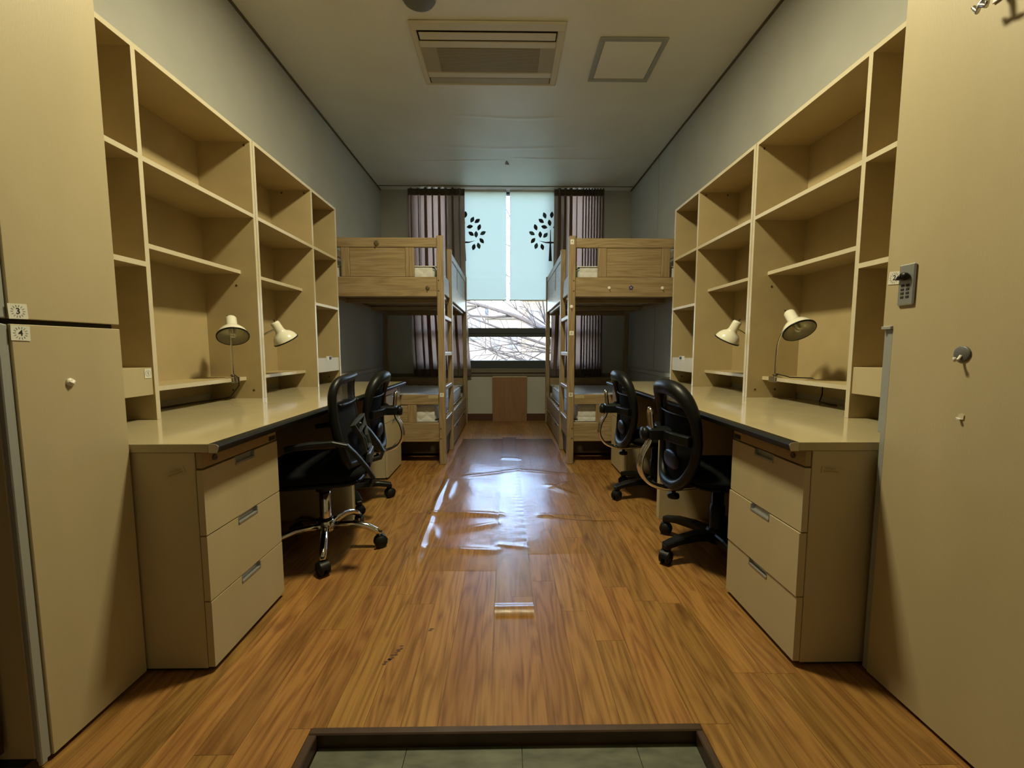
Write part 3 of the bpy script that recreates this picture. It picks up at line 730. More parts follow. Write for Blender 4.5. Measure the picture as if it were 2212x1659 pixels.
# ------------------------------------------------------------------ bunk beds
def bed(sx, lab):
    t = thing('bunk_bed', lab, 'bunk bed', (sx * 1.055, 4.55, 0), 'oak bunk beds')
    A0, A1 = 0.515, 1.597           # aisle side, wall side
    YN, YF = 3.524, 5.566
    c = 0.004
    K = 1.010
    def Z(z): return 0.0 if z <= 0 else 1 + (z - 1) * K
    def P(nm, mat, x0, x1, y0, y1, z0, z1): return build(nm, MB(sx).box(x0 * K, x1 * K, y0, y1, Z(z0), Z(z1), c), mat, t)
    pn = P('post', 'oak_z', A0, A0 + 0.056, YN, YN + 0.056, 0, 1.915)
    P('post', 'oak_z', A1 - 0.056, A1, YN, YN + 0.056, 0, 1.915)
    P('post', 'oak_z', A0, A0 + 0.052, YF - 0.056, YF, 0, 1.915); P('post', 'oak_z', A1 - 0.056, A1, YF - 0.056, YF, 0, 1.915)
    lp = P('ladder_post', 'oak_z', A0, A0 + 0.046, 4.04, 4.088, 0, 1.925)
    for z in (1.280, 0.966, 0.672, 0.390):
        P('rung', 'oak_y', A0 + 0.006, A0 + 0.044, YN + 0.056, 4.04, z - 0.034, z)
    bl = MB(sx)
    for z in (0.32, 0.235, 1.555, 1.47): bl.lathe([(0.0, 0.003), (0.004, 0.003), (0.006, 0.001), (0.006, 0.0)], axis_matrix((A0 * K + 0.042, YN, Z(z)), (0, -1, 0)), 10)
    build('bolts', bl, 'screw', pn)
    xi, xo = A0 + 0.056, A1 - 0.056
    for (yr0, yr1, face) in ((YN + 0.012, YN + 0.040, True), (YF - 0.040, YF - 0.012, False)):
        P('end_rail', 'oak_x', xi, xo, yr0, yr1, 1.822, 1.900); P('end_rail', 'oak_x', xi, xo, yr0, yr1, 1.424, 1.585)
        P('end_stile', 'oak_z', 0.757, 0.830, yr0 + 0.002, yr1 - 0.002, 1.585, 1.822); P('end_stile', 'oak_z', 1.285, 1.356, yr0 + 0.002, yr1 - 0.002, 1.585, 1.822)
        P('end_panel', 'oak_x', 0.830, 1.285, yr0 + 0.006, yr1 - 0.006, 1.585, 1.822)
        P('end_rail', 'oak_x', xi, xo, yr0, yr1, 0.522, 0.608); P('end_rail', 'oak_x', xi, xo, yr0, yr1, 0.205, 0.369)
        P('end_stile', 'oak_z', 0.762, 0.836, yr0 + 0.002, yr1 - 0.002, 0.369, 0.522); P('end_stile', 'oak_z', 1.277, 1.352, yr0 + 0.002, yr1 - 0.002, 0.369, 0.522)
        P('end_panel', 'oak_x', 0.836, 1.277, yr0 + 0.006, yr1 - 0.006, 0.369, 0.522)
    # side rails, guard panel, slats
    P('side_rail', 'oak_y', A0 + 0.018, A0 + 0.040, YN + 0.056, 4.04, 1.466, 1.622)
    P('side_rail', 'oak_y', A1 - 0.040, A1 - 0.016, YN + 0.056, YF - 0.056, 1.466, 1.622)
    P('guard_rail', 'oak_y', A0 + 0.012, A0 + 0.036, 4.088, YF - 0.056, 1.845, 1.912)
    P('guard_rail', 'oak_y', A0 + 0.012, A0 + 0.036, 4.088, YF - 0.056, 1.460, 1.622)
    P('guard_panel', 'oak_y', A0 + 0.018, A0 + 0.030, 4.088, 4.62, 1.622, 1.845); P('guard_panel', 'oak_y', A0 + 0.018, A0 + 0.030, 4.66, YF - 0.056, 1.622, 1.845)
    P('guard_rail', 'oak_y', A1 - 0.036, A1 - 0.012, YN + 0.056, YF - 0.056, 1.845, 1.912)
    for k in range(11):
        y = YN + 0.12 + k * 0.178
        P('slat', 'oak_x', A0 + 0.05, A1 - 0.05, y, y + 0.09, 1.478, 1.498)
        P('slat', 'oak_x', A0 + 0.05, A1 - 0.05, y, y + 0.09, 0.330, 0.350)
    for xa in (A0 + 0.042, A1 - 0.075): P('slat_support', 'oak_y', xa, xa + 0.03, YN + 0.056, YF - 0.056, 1.440, 1.476)
    P('crossbar', 'oak_x', xi, xo, 4.10, 4.13, 1.432, 1.474); P('crossbar', 'oak_x', xi, xo, 4.85, 4.88, 1.432, 1.474)
    P('side_rail', 'oak_y', A0 + 0.016, A0 + 0.038, YN + 0.056, 4.04, 0.215, 0.372); P('side_rail', 'oak_y', A0 + 0.016, A0 + 0.038, 4.088, YF - 0.056, 0.225, 0.372)
    P('side_rail', 'oak_y', A1 - 0.040, A1 - 0.016, YN + 0.056, YF - 0.056, 0.215, 0.372)
    for (da, db) in ((4.10, 4.80), (4.81, 5.505)):
        d = P('drawer', 'oak_y', A0 + 0.014, A0 + 0.034, da, db, 0.028, 0.215)
        build('finger_hole', MB(sx).box(A0 * K + 0.0125, A0 * K + 0.016, (da + db) / 2 - 0.05, (da + db) / 2 + 0.05, 0.170, 0.192, 0.001), 'dark_gap', d)
        build('drawer_box', MB(sx).box(A0 + 0.042, A0 + 1.0, da + (0.02 if da > 4.5 else -0.30), db - 0.005, 0.03, 0.19), 'board_shade', d)  # lengthened and coloured dark to paint the shade under the bunk
    return t, pn
def mattress(sx, z0, z1, lab, quilt):
    x0_, x1_, y0_, y1_ = 0.592, 1.548, 3.585, 5.505
    t = thing('mattress', lab, 'mattress', (sx * 1.06, 4.55, z0), 'bunk mattresses')
    m = MB(sx); cx, cy = (x0_ + x1_) / 2, (y0_ + y1_) / 2
    hx, hy = (x1_ - x0_) / 2 , (y1_ - y0_) / 2; hz = (z1 - z0) / 2; zc = (z0 + z1) / 2
    sg = lambda q, p: math.copysign(abs(q) ** p, q)
    def fn(u, v):                                               # quilted pad: superellipsoid with stitched furrows
        tt = 2 * math.pi * u; ph = math.pi * (v - 0.5); k = abs(math.cos(ph)) ** 0.18
        x = cx + hx * k * sg(math.cos(tt), 0.12); y = cy + hy * k * sg(math.sin(tt), 0.12); z = zc + hz * sg(math.sin(ph), 0.30)
        return (x, y, z)
    m.grid(fn, 96, 24)
    build('pad', m, 'mattress_cloth', t)
    # quilted top and end faces: raised cushions between stitch lines
    def quiltz(x, y):
        if quilt == 'diamond': a = abs(math.sin((x + y) * 26)); b_ = abs(math.sin((x - y) * 26))
        else: a = abs(math.sin(x * 40)); b_ = abs(math.sin(y * 40))
        return 0.006 * min(a, b_) ** 0.5
    q = MB(sx).grid(lambda u, v: (x0_ + 0.03 + (x1_ - x0_ - 0.06) * u, y0_ + 0.03 + (y1_ - y0_ - 0.06) * v, z1 - 0.004 + quiltz(x0_ + (x1_ - x0_) * u, y0_ + (y1_ - y0_) * v)), 60, 130)
    build('quilted_top', q, 'mattress_cloth', t)
    q = MB(sx).grid(lambda u, v: (x0_ + 0.03 + (x1_ - x0_ - 0.06) * u, y0_ + 0.003 - quiltz(x0_ + (x1_ - x0_) * u, z0 + (z1 - z0) * v), z0 + 0.02 + (z1 - z0 - 0.04) * v), 120, 20)
    build('quilted_end', q, 'mattress_cloth', t)
    pip = MB(sx)
    for z in (z0 + 0.014, z1 - 0.010):
        e = 0.012; pip.tube([(x0_ + e, y0_ + 0.002, z), (x1_ - e, y0_ + 0.002, z), (x1_ - 0.002, y0_ + e, z), (x1_ - 0.002, y1_ - e, z), (x1_ - e, y1_ - 0.002, z), (x0_ + e, y1_ - 0.002, z), (x0_ + 0.002, y1_ - e, z), (x0_ + 0.002, y0_ + e, z)], 0.005, 6, closed=True)
    build('piping', pip, 'mattress_cloth', t)
bl_, pl_ = bed(-1, 'oak bunk bed with dark round hooks on its end rails')
br_, pr_ = bed(1, 'oak bunk bed with small white hooks on its end rail')
mattress(-1, 0.352, 0.512, 'quilted mattress on the lower bunk with dark round hooks', 'diamond')
mattress(-1, 1.5045, 1.695, 'diamond quilted mattress on the upper bunk with dark round hooks', 'diamond')
mattress(1, 0.352, 0.512, 'quilted mattress on the lower bunk with small white hooks', 'grid')
mattress(1, 1.5045, 1.695, 'grid quilted mattress on the upper bunk with small white hooks', 'grid')
def end_sticker(sx, parent, x, z, w, h, text, y=3.5235):
    o = build('post_sticker', MB(sx).box(x - w / 2, x + w / 2, y - 0.0006, y, z - h / 2, z + h / 2), 'paper', parent)
    if text: letters('letter', text, h * 0.7, frame_axes((sx * x, y - 0.0008, z), (1, 0, 0), (0, 0, 1)), 'ink', o, 0.0008)
    return o
end_sticker(-1, pl_, 0.548, 0.604, 0.034, 0.034, '\u2022'); end_sticker(1, pr_, 0.548, 0.604, 0.034, 0.034, 'D')
end_sticker(1, pr_, 0.548, 1.126, 0.038, 0.036, '\u2022'); end_sticker(1, pr_, 0.545, 1.875, 0.030, 0.040, '\u2022')
for sx, bb in ((-1, bl_), (1, br_)):
    o = build('rail_label', MB(sx).box(0.585, 0.665, 3.5350, 3.5358, 0.574, 0.598), 'paper_faint', bb)
    build('label_print', MB(sx).box(0.592, 0.655, 3.5345, 3.5350, 0.583, 0.587), 'rail_wood', o)
def bed_hook(sx, x, z, r, mat, lab, y=3.5358):
    t = thing('adhesive_hook', lab, 'hook', (sx * x, y, z), 'stick-on hooks')
    build('pad', MB(sx).lathe([(0.0, 0.005), (r * 0.8, 0.005), (r, 0.003), (r, 0.0), (0.0, 0.0)], axis_matrix((x, y, z), (0, -1, 0)), 18), mat, t)
    build('prong', MB(sx).tube([(x, y - 0.005, z - r * 0.3), (x, y - 0.012, z - r * 0.9), (x, y - 0.020, z - r * 0.9), (x, y - 0.022, z - r * 0.5)], r * 0.2, 6), mat, t)
bed_hook(-1, 1.070, 1.862, 0.022, 'hook_brown', 'dark round hook on the top rail of the bunk')
bed_hook(-1, 0.655, 1.500, 0.018, 'hook_brown', 'dark round hook on the rail below the upper mattress')
bed_hook(1, 0.862, 1.502, 0.013, 'hook_white', 'small white hook nearest the post on the bunk rail')
bed_hook(1, 1.310, 1.502, 0.014, 'hook_white', 'round white hook at the shelf end of the bunk rail')
bed_hook(1, 0.545, 1.345, 0.015, 'hook_white', 'white oval hook on the bunk post', 3.5238)
t = thing('flower_sticker', 'purple flower sticker on the bunk rail between white hooks', 'sticker', (1.045, 3.5, 1.5))
for k in range(5):
    a = 2 * math.pi * k / 5 + 0.3
    build('petal', MB().lathe([(0.0, 0.0015), (0.008, 0.0015), (0.009, 0.0)], axis_matrix((1.045 + 0.012 * math.cos(a), 3.5358, 1.504 + 0.012 * math.sin(a)), (0, -1, 0)), 10), 'purple', t)
build('centre', MB().lathe([(0.0, 0.0025), (0.006, 0.0025), (0.006, 0.0)], axis_matrix((1.045, 3.5358, 1.504), (0, -1, 0)), 10), 'paper_faint', t)

# ------------------------------------------------------------------ ceiling fixtures
t = thing('air_conditioner', 'cream ceiling cassette air conditioner with two louvres', 'air conditioner', (-0.12, 3.18, 3.04))
b = MB()
xa, xb, ya_, yb_ = -0.632, 0.393, 2.852, 3.502
ix0, ix1 = -0.592, 0.342
def slab(mb, x0, x1, y0, y1, z0, z1, c=0.003): return mb.box(x0, x1, y0, y1, z0, z1, c)
slab(b, xa, xb, ya_, 2.930, 3.074, 3.0895, 0.010); slab(b, xa, xb, 3.482, yb_, 3.074, 3.0895, 0.008)
slab(b, xa, ix0, 2.925, 3.485, 3.074, 3.0895, 0.008); slab(b, ix1, xb, 2.925, 3.485, 3.074, 3.0895, 0.008)
build('frame', b, 'ac_white', t)
build('recess', MB().box(ix0, ix1, 2.93, 3.482, 3.085, 3.0893), 'dark_gap', t)
build('louvre', MB().box(ix0 + 0.012, ix1 - 0.008, 2.945, 3.012, 3.075, 3.081, 0.003), 'ac_white', t)
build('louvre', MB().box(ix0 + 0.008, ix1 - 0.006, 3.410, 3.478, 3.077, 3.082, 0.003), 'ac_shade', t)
build('bar', MB().box(ix0, ix1, 3.026, 3.082, 3.074, 3.084, 0.003), 'ac_white', t)
build('bar', MB().box(ix0, ix1, 3.345, 3.402, 3.073, 3.084, 0.004), 'ac_white', t)
build('intake_panel', MB().box(ix0, ix1, 3.082, 3.345, 3.078, 3.086), 'ac_shade', t)
gr = build('intake_grille', MB().box(-0.484, 0.238, 3.092, 3.338, 3.076, 3.079), 'ac_grille', t)
m = MB()
for k in range(22): m.box(-0.484, 0.238, 3.094 + 0.0112 * k, 3.0985 + 0.0112 * k, 3.0745, 3.0765)
build('grille_ribs', m, 'ac_shade', gr)
t = thing('access_hatch', 'square grey framed access hatch in the ceiling', 'hatch', (0.872, 3.218, 3.07))
x0_, x1_, y0_, y1_ = 0.638, 1.104, 2.984, 3.45; w_ = 0.034
build('frame', MB().box(x0_, x1_, y0_, y0_ + w_, 3.078, 3.0895, 0.004).box(x0_, x1_, y1_ - w_, y1_, 3.078, 3.0895, 0.004).box(x0_, x0_ + w_, y0_ + w_, y1_ - w_, 3.078, 3.0895, 0.004).box(x1_ - w_, x1_, y0_ + w_, y1_ - w_, 3.078, 3.0895, 0.004), 'grey_strip', t)
build('panel', MB().box(x0_ + w_ + 0.003, x1_ - w_ - 0.003, y0_ + w_ + 0.003, y1_ - w_ - 0.003, 3.082, 3.0895, 0.002), 'ceiling_paper', t)
t = thing('smoke_detector', 'round dark grey smoke detector beside the air conditioner', 'smoke detector', (-0.522, 2.672, 3.05))
build('body', MB().lathe([(0.0, 0.0), (0.075, 0.0), (0.095, 0.008), (0.1, 0.018), (0.1, 0.028)], Matrix.Translation((-0.522, 2.672, 3.058)), 32), 'detector', t)
build('mount', MB().lathe([(0.104, 0.0), (0.106, 0.004), (0.106, 0.0095)], Matrix.Translation((-0.522, 2.672, 3.08)), 32), 'ac_shade', t)
# the ceiling lamp that lights the desks: just above the top of the picture
t = thing('ceiling_lamp', 'square ceiling lamp above the aisle', 'lamp', (LAMP_POS[0], LAMP_POS[1], 3.04))
lx, ly, lz = LAMP_POS; hw = 0.12
build('housing', MB().box(lx - hw - 0.02, lx + hw + 0.02, ly - hw - 0.02, ly + hw + 0.02, lz + 0.012, 3.0895, 0.004), 'ac_white', t)
emit('lamp_glow', LAMP_COLOR, LAMP_STRENGTH)
m = MB(); m.add([(lx - hw, ly - hw, lz + 0.010), (lx - hw, ly + hw, lz + 0.010), (lx + hw, ly + hw, lz + 0.010), (lx + hw, ly - hw, lz + 0.010)], [(0, 1, 2, 3)])
build('diffuser', m, 'lamp_glow', t)

# ------------------------------------------------------------------ desk lamps
CAM = Vector((0, 0, 1.0))
def desk_lamp(pos, img, tocam, clamp, neck, cord, lab):
    """pos: centre of the shade's rim; the opening looks along img (x right, z up across the view) and tocam (towards the viewer)"""
    P = Vector(pos); tc = (CAM - P).normalized(); r = Vector((tc.y, -tc.x, 0)).normalized() * -1
    if r.x < 0: r = -r
    u = tc.cross(r); u = u if u.z > 0 else -u
    n = (r * img[0] + u * img[1] + tc * tocam).normalized()       # opening direction
    M = axis_matrix(P, -n)                                        # z runs from the rim to the neck
    t = thing('desk_lamp', lab, 'lamp', (clamp[0], clamp[1], clamp[2]), 'cream clip-on desk lamps')
    R = 0.072
    prof = [(R, 0.0), (R * 0.97, 0.012), (R * 0.86, 0.030), (R * 0.68, 0.046), (R * 0.45, 0.057), (0.029, 0.064), (0.0265, 0.070), (0.0255, 0.118), (0.022, 0.125), (0.0, 0.126)]
    sh = build('shade', MB().lathe(prof, M, 36), 'lamp_white', t)
    build('shade_rim', MB().lathe([(R - 0.003, -0.003), (R + 0.002, -0.003), (R + 0.003, 0.003), (R - 0.001, 0.004)], M, 36), 'black_plastic', t)
    build('reflector', MB().lathe([(R - 0.002, 0.001), (R * 0.93, 0.012), (R * 0.80, 0.030), (R * 0.60, 0.044), (0.02, 0.054), (0.0, 0.054)], M, 36), 'lamp_inner', t)
    bm = MB()
    for dx in (-0.010, 0.010): bm.tube([M @ Vector((dx, -0.006, 0.052)), M @ Vector((dx, -0.006, 0.012)), M @ Vector((dx * 0.6, -0.006, 0.004)), M @ Vector((0, -0.006, 0.002))], 0.0055, 8)
    for dx in (-0.010, 0.010): bm.tube([M @ Vector((dx, 0.008, 0.052)), M @ Vector((dx, 0.008, 0.016)), M @ Vector((dx * 0.6, 0.008, 0.008)), M @ Vector((0, 0.008, 0.006))], 0.0055, 8)
    build('bulb', bm, 'bulb_glass', t)
    sw = M @ Vector((0.010, 0, 0.126)); build('switch', MB().tube([sw, M @ Vector((0.016, 0, 0.140))], 0.003, 6), 'black_plastic', t)
    c = Vector(clamp)
    end = M @ Vector((0, 0, 0.085)) - n * 0.0
    pts = [c + Vector((0, 0, 0.01))] + [Vector(p) for p in neck] + [end]
    # smooth the neck
    sm = []
    for i in range(len(pts) - 1):
        p0 = pts[max(0, i - 1)]; p1 = pts[i]; p2 = pts[i + 1]; p3 = pts[min(len(pts) - 1, i + 2)]
        for k in range(6):
            q = k / 6; sm.append(0.5 * ((2 * p1) + (p2 - p0) * q + (2 * p0 - 5 * p1 + 4 * p2 - p3) * q * q + (3 * p1 - p0 - 3 * p2 + p3) * q ** 3))
    sm.append(pts[-1])
    build('gooseneck', MB().tube(sm, 0.0055, 10), 'chrome', t)
    ex = 1 if c.x > 0 else -1
    cl = MB().box(c.x - ex * 0.012, c.x + ex * 0.030, c.y - 0.018, c.y + 0.034, c.z + 0.0005, c.z + 0.006, 0.001).box(c.x - ex * 0.014, c.x - ex * 0.0095 , c.y - 0.018, c.y + 0.034, c.z - 0.024, c.z + 0.006, 0.001).box(c.x - ex * 0.012, c.x + ex * 0.028, c.y - 0.018, c.y + 0.034, c.z - 0.025, c.z - 0.0205, 0.001)
    clo = build('clamp', cl, 'steel', t)
    build('clamp_screw', MB().tube([c + Vector((0, 0, 0.006)), c + Vector((0, 0, 0.020))], 0.008, 10).box(c.x - 0.014, c.x + 0.014, c.y - 0.003, c.y + 0.003, c.z + 0.012, c.z + 0.018, 0.001), 'screw', clo)
    build('cord', MB().tube(cord, 0.0028, 6), 'black_plastic', t)
    return t
ZS = 0.840
XS = 1.463
desk_lamp((-1.425, 2.205, 1.061), (0.04, -0.80), 0.62, (-XS + 0.0, 2.245, ZS), [(-1.463, 2.245, 0.95), (-1.465, 2.247, 1.06), (-1.462, 2.250, 1.13)],
          [(-1.463, 2.25, 0.862), (-1.440, 2.252, 0.842), (-1.443, 2.26, 0.80), (-1.50, 2.27, 0.735), (-1.56, 2.25, 0.724), (-1.60, 2.12, 0.7225), (-1.61, 1.9, 0.7225)],
          'cream desk lamp with its shade turned open towards the viewer, above its upright stem')
desk_lamp((-1.352, 2.590, 1.047), (0.47, -0.86), -0.16, (-XS, 2.470, ZS), [(-1.466, 2.472, 0.93), (-1.462, 2.480, 1.02), (-1.440, 2.500, 1.075)],
          [(-1.463, 2.475, 0.862), (-1.52, 2.50, 0.844), (-1.60, 2.50, 0.843), (-1.648, 2.50, 0.80), (-1.648, 2.52, 0.724), (-1.60, 2.7, 0.7225)],
          'cream desk lamp whose shade points away, beside the lamp with the upright stem')
desk_lamp((1.430, 2.030, 1.085), (0.38, -0.74), 0.55, (XS, 2.245, ZS), [(1.463, 2.245, 0.93), (1.462, 2.235, 1.02), (1.462, 2.19, 1.10), (1.46, 2.13, 1.15)],
          [(1.463, 2.235, 0.862), (1.52, 2.21, 0.8445), (1.60, 2.16, 0.843), (1.645, 2.14, 0.83), (1.648, 2.14, 0.76), (1.62, 2.12, 0.7225), (1.60, 1.98, 0.7225)],
          'cream desk lamp with open shade casting a heart-shaped shadow on the bookcase')
desk_lamp((1.350, 2.548, 1.050), (-0.43, -0.86), -0.16, (XS, 2.470, ZS), [(1.466, 2.472, 0.93), (1.462, 2.480, 1.02), (1.445, 2.500, 1.075)],
          [(1.463, 2.475, 0.862), (1.52, 2.50, 0.844), (1.60, 2.50, 0.843), (1.648, 2.50, 0.80), (1.648, 2.52, 0.724), (1.60, 2.7, 0.7225)],
          'cream desk lamp whose shade points away, beside the lamp with the heart-shaped shadow')

# ------------------------------------------------------------------ office chairs
def castor(parent, a, R, mat='black_rubber'):
    """a twin-wheel castor at angle a on radius R"""
    M = Matrix.Translation((R * math.cos(a), R * math.sin(a), 0)) @ Matrix.Rotation(a + 0.5, 4, 'Z')
    b = MB()
    for s in (-1, 1):
        b.lathe([(0.0, 0.0), (0.020, 0.001), (0.030, 0.004), (0.032, 0.010), (0.030, 0.017), (0.0, 0.018)], M @ Matrix.Translation((0, s * 0.005, 0.032)) @ Matrix.Rotation(-s * math.pi / 2, 4, 'X'), 18)
    o = build('castor', b, mat, parent, local=True)
    h = MB().grid(lambda u, v: M @ Vector((0.034 * math.cos(math.pi * (0.02 + 0.62 * u)), 0.020 * (2 * v - 1), 0.032 + 0.034 * math.sin(math.pi * (0.02 + 0.62 * u)))), 10, 2)
    h.tube([M @ Vector((0, 0, 0.05)), M @ Vector((0, 0, 0.085))], 0.009, 8)
    build('castor_hood', h, 'black_plastic', o, local=True)

def ring_back_chair():
    t = thing('office_chair', '', 'chair', (0, 0, 0), 'black office chairs at the desks')
    L = lambda nm, mb, mat, p=t: build(nm, mb, mat, p, local=True)
    for k in range(5):
        a = math.radians(69 + 72 * k)
        b = MB()
        pts = [(0.03, 0.105), (0.12, 0.112), (0.21, 0.104), (0.262, 0.092), (0.286, 0.086)]
        b.tube([(r * math.cos(a), r * math.sin(a), z) for r, z in pts], [1.25, 1.1, 0.95, 0.85, 0.8], flat=(0.052, 0.034), up=(0, 0, 1))
        b.box(-0.017, 0.017, -0.018, 0.018, 0.066, 0.095, 0.006, Matrix.Translation((0.277 * math.cos(a), 0.277 * math.sin(a), 0)) @ Matrix.Rotation(a, 4, 'Z'))
        L('leg', b, 'black_plastic'); castor(t, a, 0.280)
    L('hub', MB().lathe([(0.0, 0.072), (0.045, 0.072), (0.052, 0.09), (0.048, 0.128), (0.034, 0.140), (0.0, 0.140)], Matrix(), 20), 'black_plastic')
    L('gas_lift', MB().lathe([(0.033, 0.135), (0.033, 0.25), (0.027, 0.252), (0.027, 0.33), (0.014, 0.332), (0.014, 0.37)], Matrix(), 18), 'black_plastic')
    L('mechanism', MB().box(-0.075, 0.075, -0.12, 0.09, 0.352, 0.384, 0.008), 'black_plastic')
    L('lever', MB().tube([(0.06, 0.02, 0.365), (0.20, 0.03, 0.362), (0.245, 0.03, 0.355)], 0.006, 8), 'black_plastic')
    L('seat', MB().cushion(0, 0.02, 0.420, 0.232, 0.225, 0.036, 5.0, 2.4, 40, 12), 'black_fabric')
    L('seat_shell', MB().cushion(0, 0.02, 0.392, 0.222, 0.215, 0.014, 5.0, 3.0, 40, 8), 'black_plastic')
    # double chrome bar that carries the backrest
    J = [(-0.06, 0.352), (-0.20, 0.336), (-0.280, 0.342), (-0.345, 0.372), (-0.378, 0.43), (-0.370, 0.50), (-0.340, 0.56), (-0.331, 0.62), (-0.338, 0.70)]
    sm = []
    for i in range(len(J) - 1):
        p0 = Vector(J[max(0, i - 1)]); p1 = Vector(J[i]); p2 = Vector(J[i + 1]); p3 = Vector(J[min(len(J) - 1, i + 2)])
        for k in range(5):
            q = k / 5; sm.append(0.5 * ((2 * p1) + (p2 - p0) * q + (2 * p0 - 5 * p1 + 4 * p2 - p3) * q * q + (3 * p1 - p0 - 3 * p2 + p3) * q ** 3))
    sm.append(Vector(J[-1]))
    w = 0.017
    path = [(-w, p.x, p.y) for p in sm] + [(-w * 0.7, -0.3392, 0.713), (0, -0.340, 0.719), (w * 0.7, -0.3392, 0.713)] + [(w, p.x, p.y) for p in sm[::-1]]
    L('back_bar', MB().tube(path, 0.0095, 10, up=(1, 0, 0)), 'chrome')
    # ring frame
    def bk(x, z):     # depth of the back surface: edges curve forward, lumbar curve
        return -0.255 + 0.95 * x * x + 0.035 * math.cos((z - 0.50) * 5.0) - 0.01
    def ringpt(tq, k=1.0):
        c, s = math.cos(tq), math.sin(tq); e = 2 / 2.9
        x = 0.200 * math.copysign(abs(c) ** e, c) * k; zz = math.copysign(abs(s) ** e, s)
        x *= (0.97 - 0.10 * zz * -1 if zz < 0 else 0.97)
        if zz < 0: x *= 1 - 0.16 * (-zz) ** 1.5
        z = 0.592 + 0.230 * zz * k
        return (x, bk(x, z), z)
    n = 56; pts = [ringpt(2 * math.pi * k / n) for k in range(n)]
    rad = [0.80 + 0.62 * max(0, math.sin(2 * math.pi * k / n)) + 0.20 * max(0, -math.sin(2 * math.pi * k / n)) for k in range(n)]
    rb = MB().tube(pts, [r * 0.026 for r in rad], 10, closed=True, up=(0, 1, 0))
    L('back_frame', rb, 'black_plastic')
    def msh(u, v):
        tq = 2 * math.pi * u; p = ringpt(tq, max(0.001, v))
        return (p[0], bk(p[0], p[2]) + 0.006, p[2])
    def part_of(lo, hi):                                 # slice of the back surface between two heights
        def fn(u, v):
            z = lo + (hi - lo) * v; zz = max(-1, min(1, (z - 0.592) / 0.230))
            c = (1 - abs(zz) ** 2.9) ** (1 / 2.9); x = 0.200 * c * 0.97
            if zz < 0: x *= (1 + 0.10 * zz / 0.97) * (1 - 0.16 * (-zz) ** 1.5)
            x *= 2 * u - 1; return (x, bk(x, z) + 0.006, z)
        return MB().grid(fn, 20, 16)
    L('back_mesh', part_of(0.700, 0.815), 'chair_mesh'); L('back_pad', part_of(0.375, 0.700), 'black_fabric')
    L('pad_seam', MB().tube([(x, bk(x, 0.70) - 0.002, 0.70) for x in [0.185 * (k / 8 - 1) for k in range(17)]], 0.004, 6), 'black_plastic')
    bp = [(x, bk(x, 0.60) - 0.028 - 0.012 * (1 - (x / 0.19) ** 2), 0.60) for x in [0.19 * (k / 8 - 1) for k in range(17)]]
    bb_ = L('back_bracket', MB().tube(bp, [1.0] * 17, flat=(0.030, 0.045), up=(0, 0, 1)), 'black_plastic')
    L('bracket_block', MB().box(-0.040, 0.040, -0.350, -0.240, 0.574, 0.630, 0.010), 'black_plastic')
    L('adjusting_knob', MB().lathe([(0.0, 0.0), (0.026, 0.0), (0.032, 0.006), (0.033, 0.020), (0.028, 0.030), (0.0, 0.032)], axis_matrix((0, -0.347, 0.600), (0, -1, 0)), 20), 'black_plastic')
    L('lumbar_pad', MB().cushion(0, bk(0, 0.47) + 0.0, 0.475, 0.085, 0.014, 0.045, 2.4, 2.2, 24, 8), 'black_plastic')
    L('tilt_knob', MB().lathe([(0.0, 0.0), (0.026, 0.0), (0.028, 0.006), (0.026, 0.020), (0.010, 0.024), (0.010, 0.05)], Matrix.Translation((0, -0.215, 0.288)), 16), 'black_plastic')
    return t
ch = ring_back_chair()
CH = [((1.012, 1.928), -90 + 0, 'black ring-backed office chair beside the yellow tag'),
      ((1.000, 2.735), -90 - 2, 'black ring-backed office chair tucked beside the bunk with white hooks'),
      ((-1.050, 2.650), 90 + 4, 'black ring-backed office chair behind the chrome-legged chair')]
for i, ((x, y), rz, lab) in enumerate(CH):
    o = ch if i == 0 else copy_tree(ch)
    o.location = (x, y, 0); o.rotation_euler = (0, 0, math.radians(rz)); o['label'] = lab

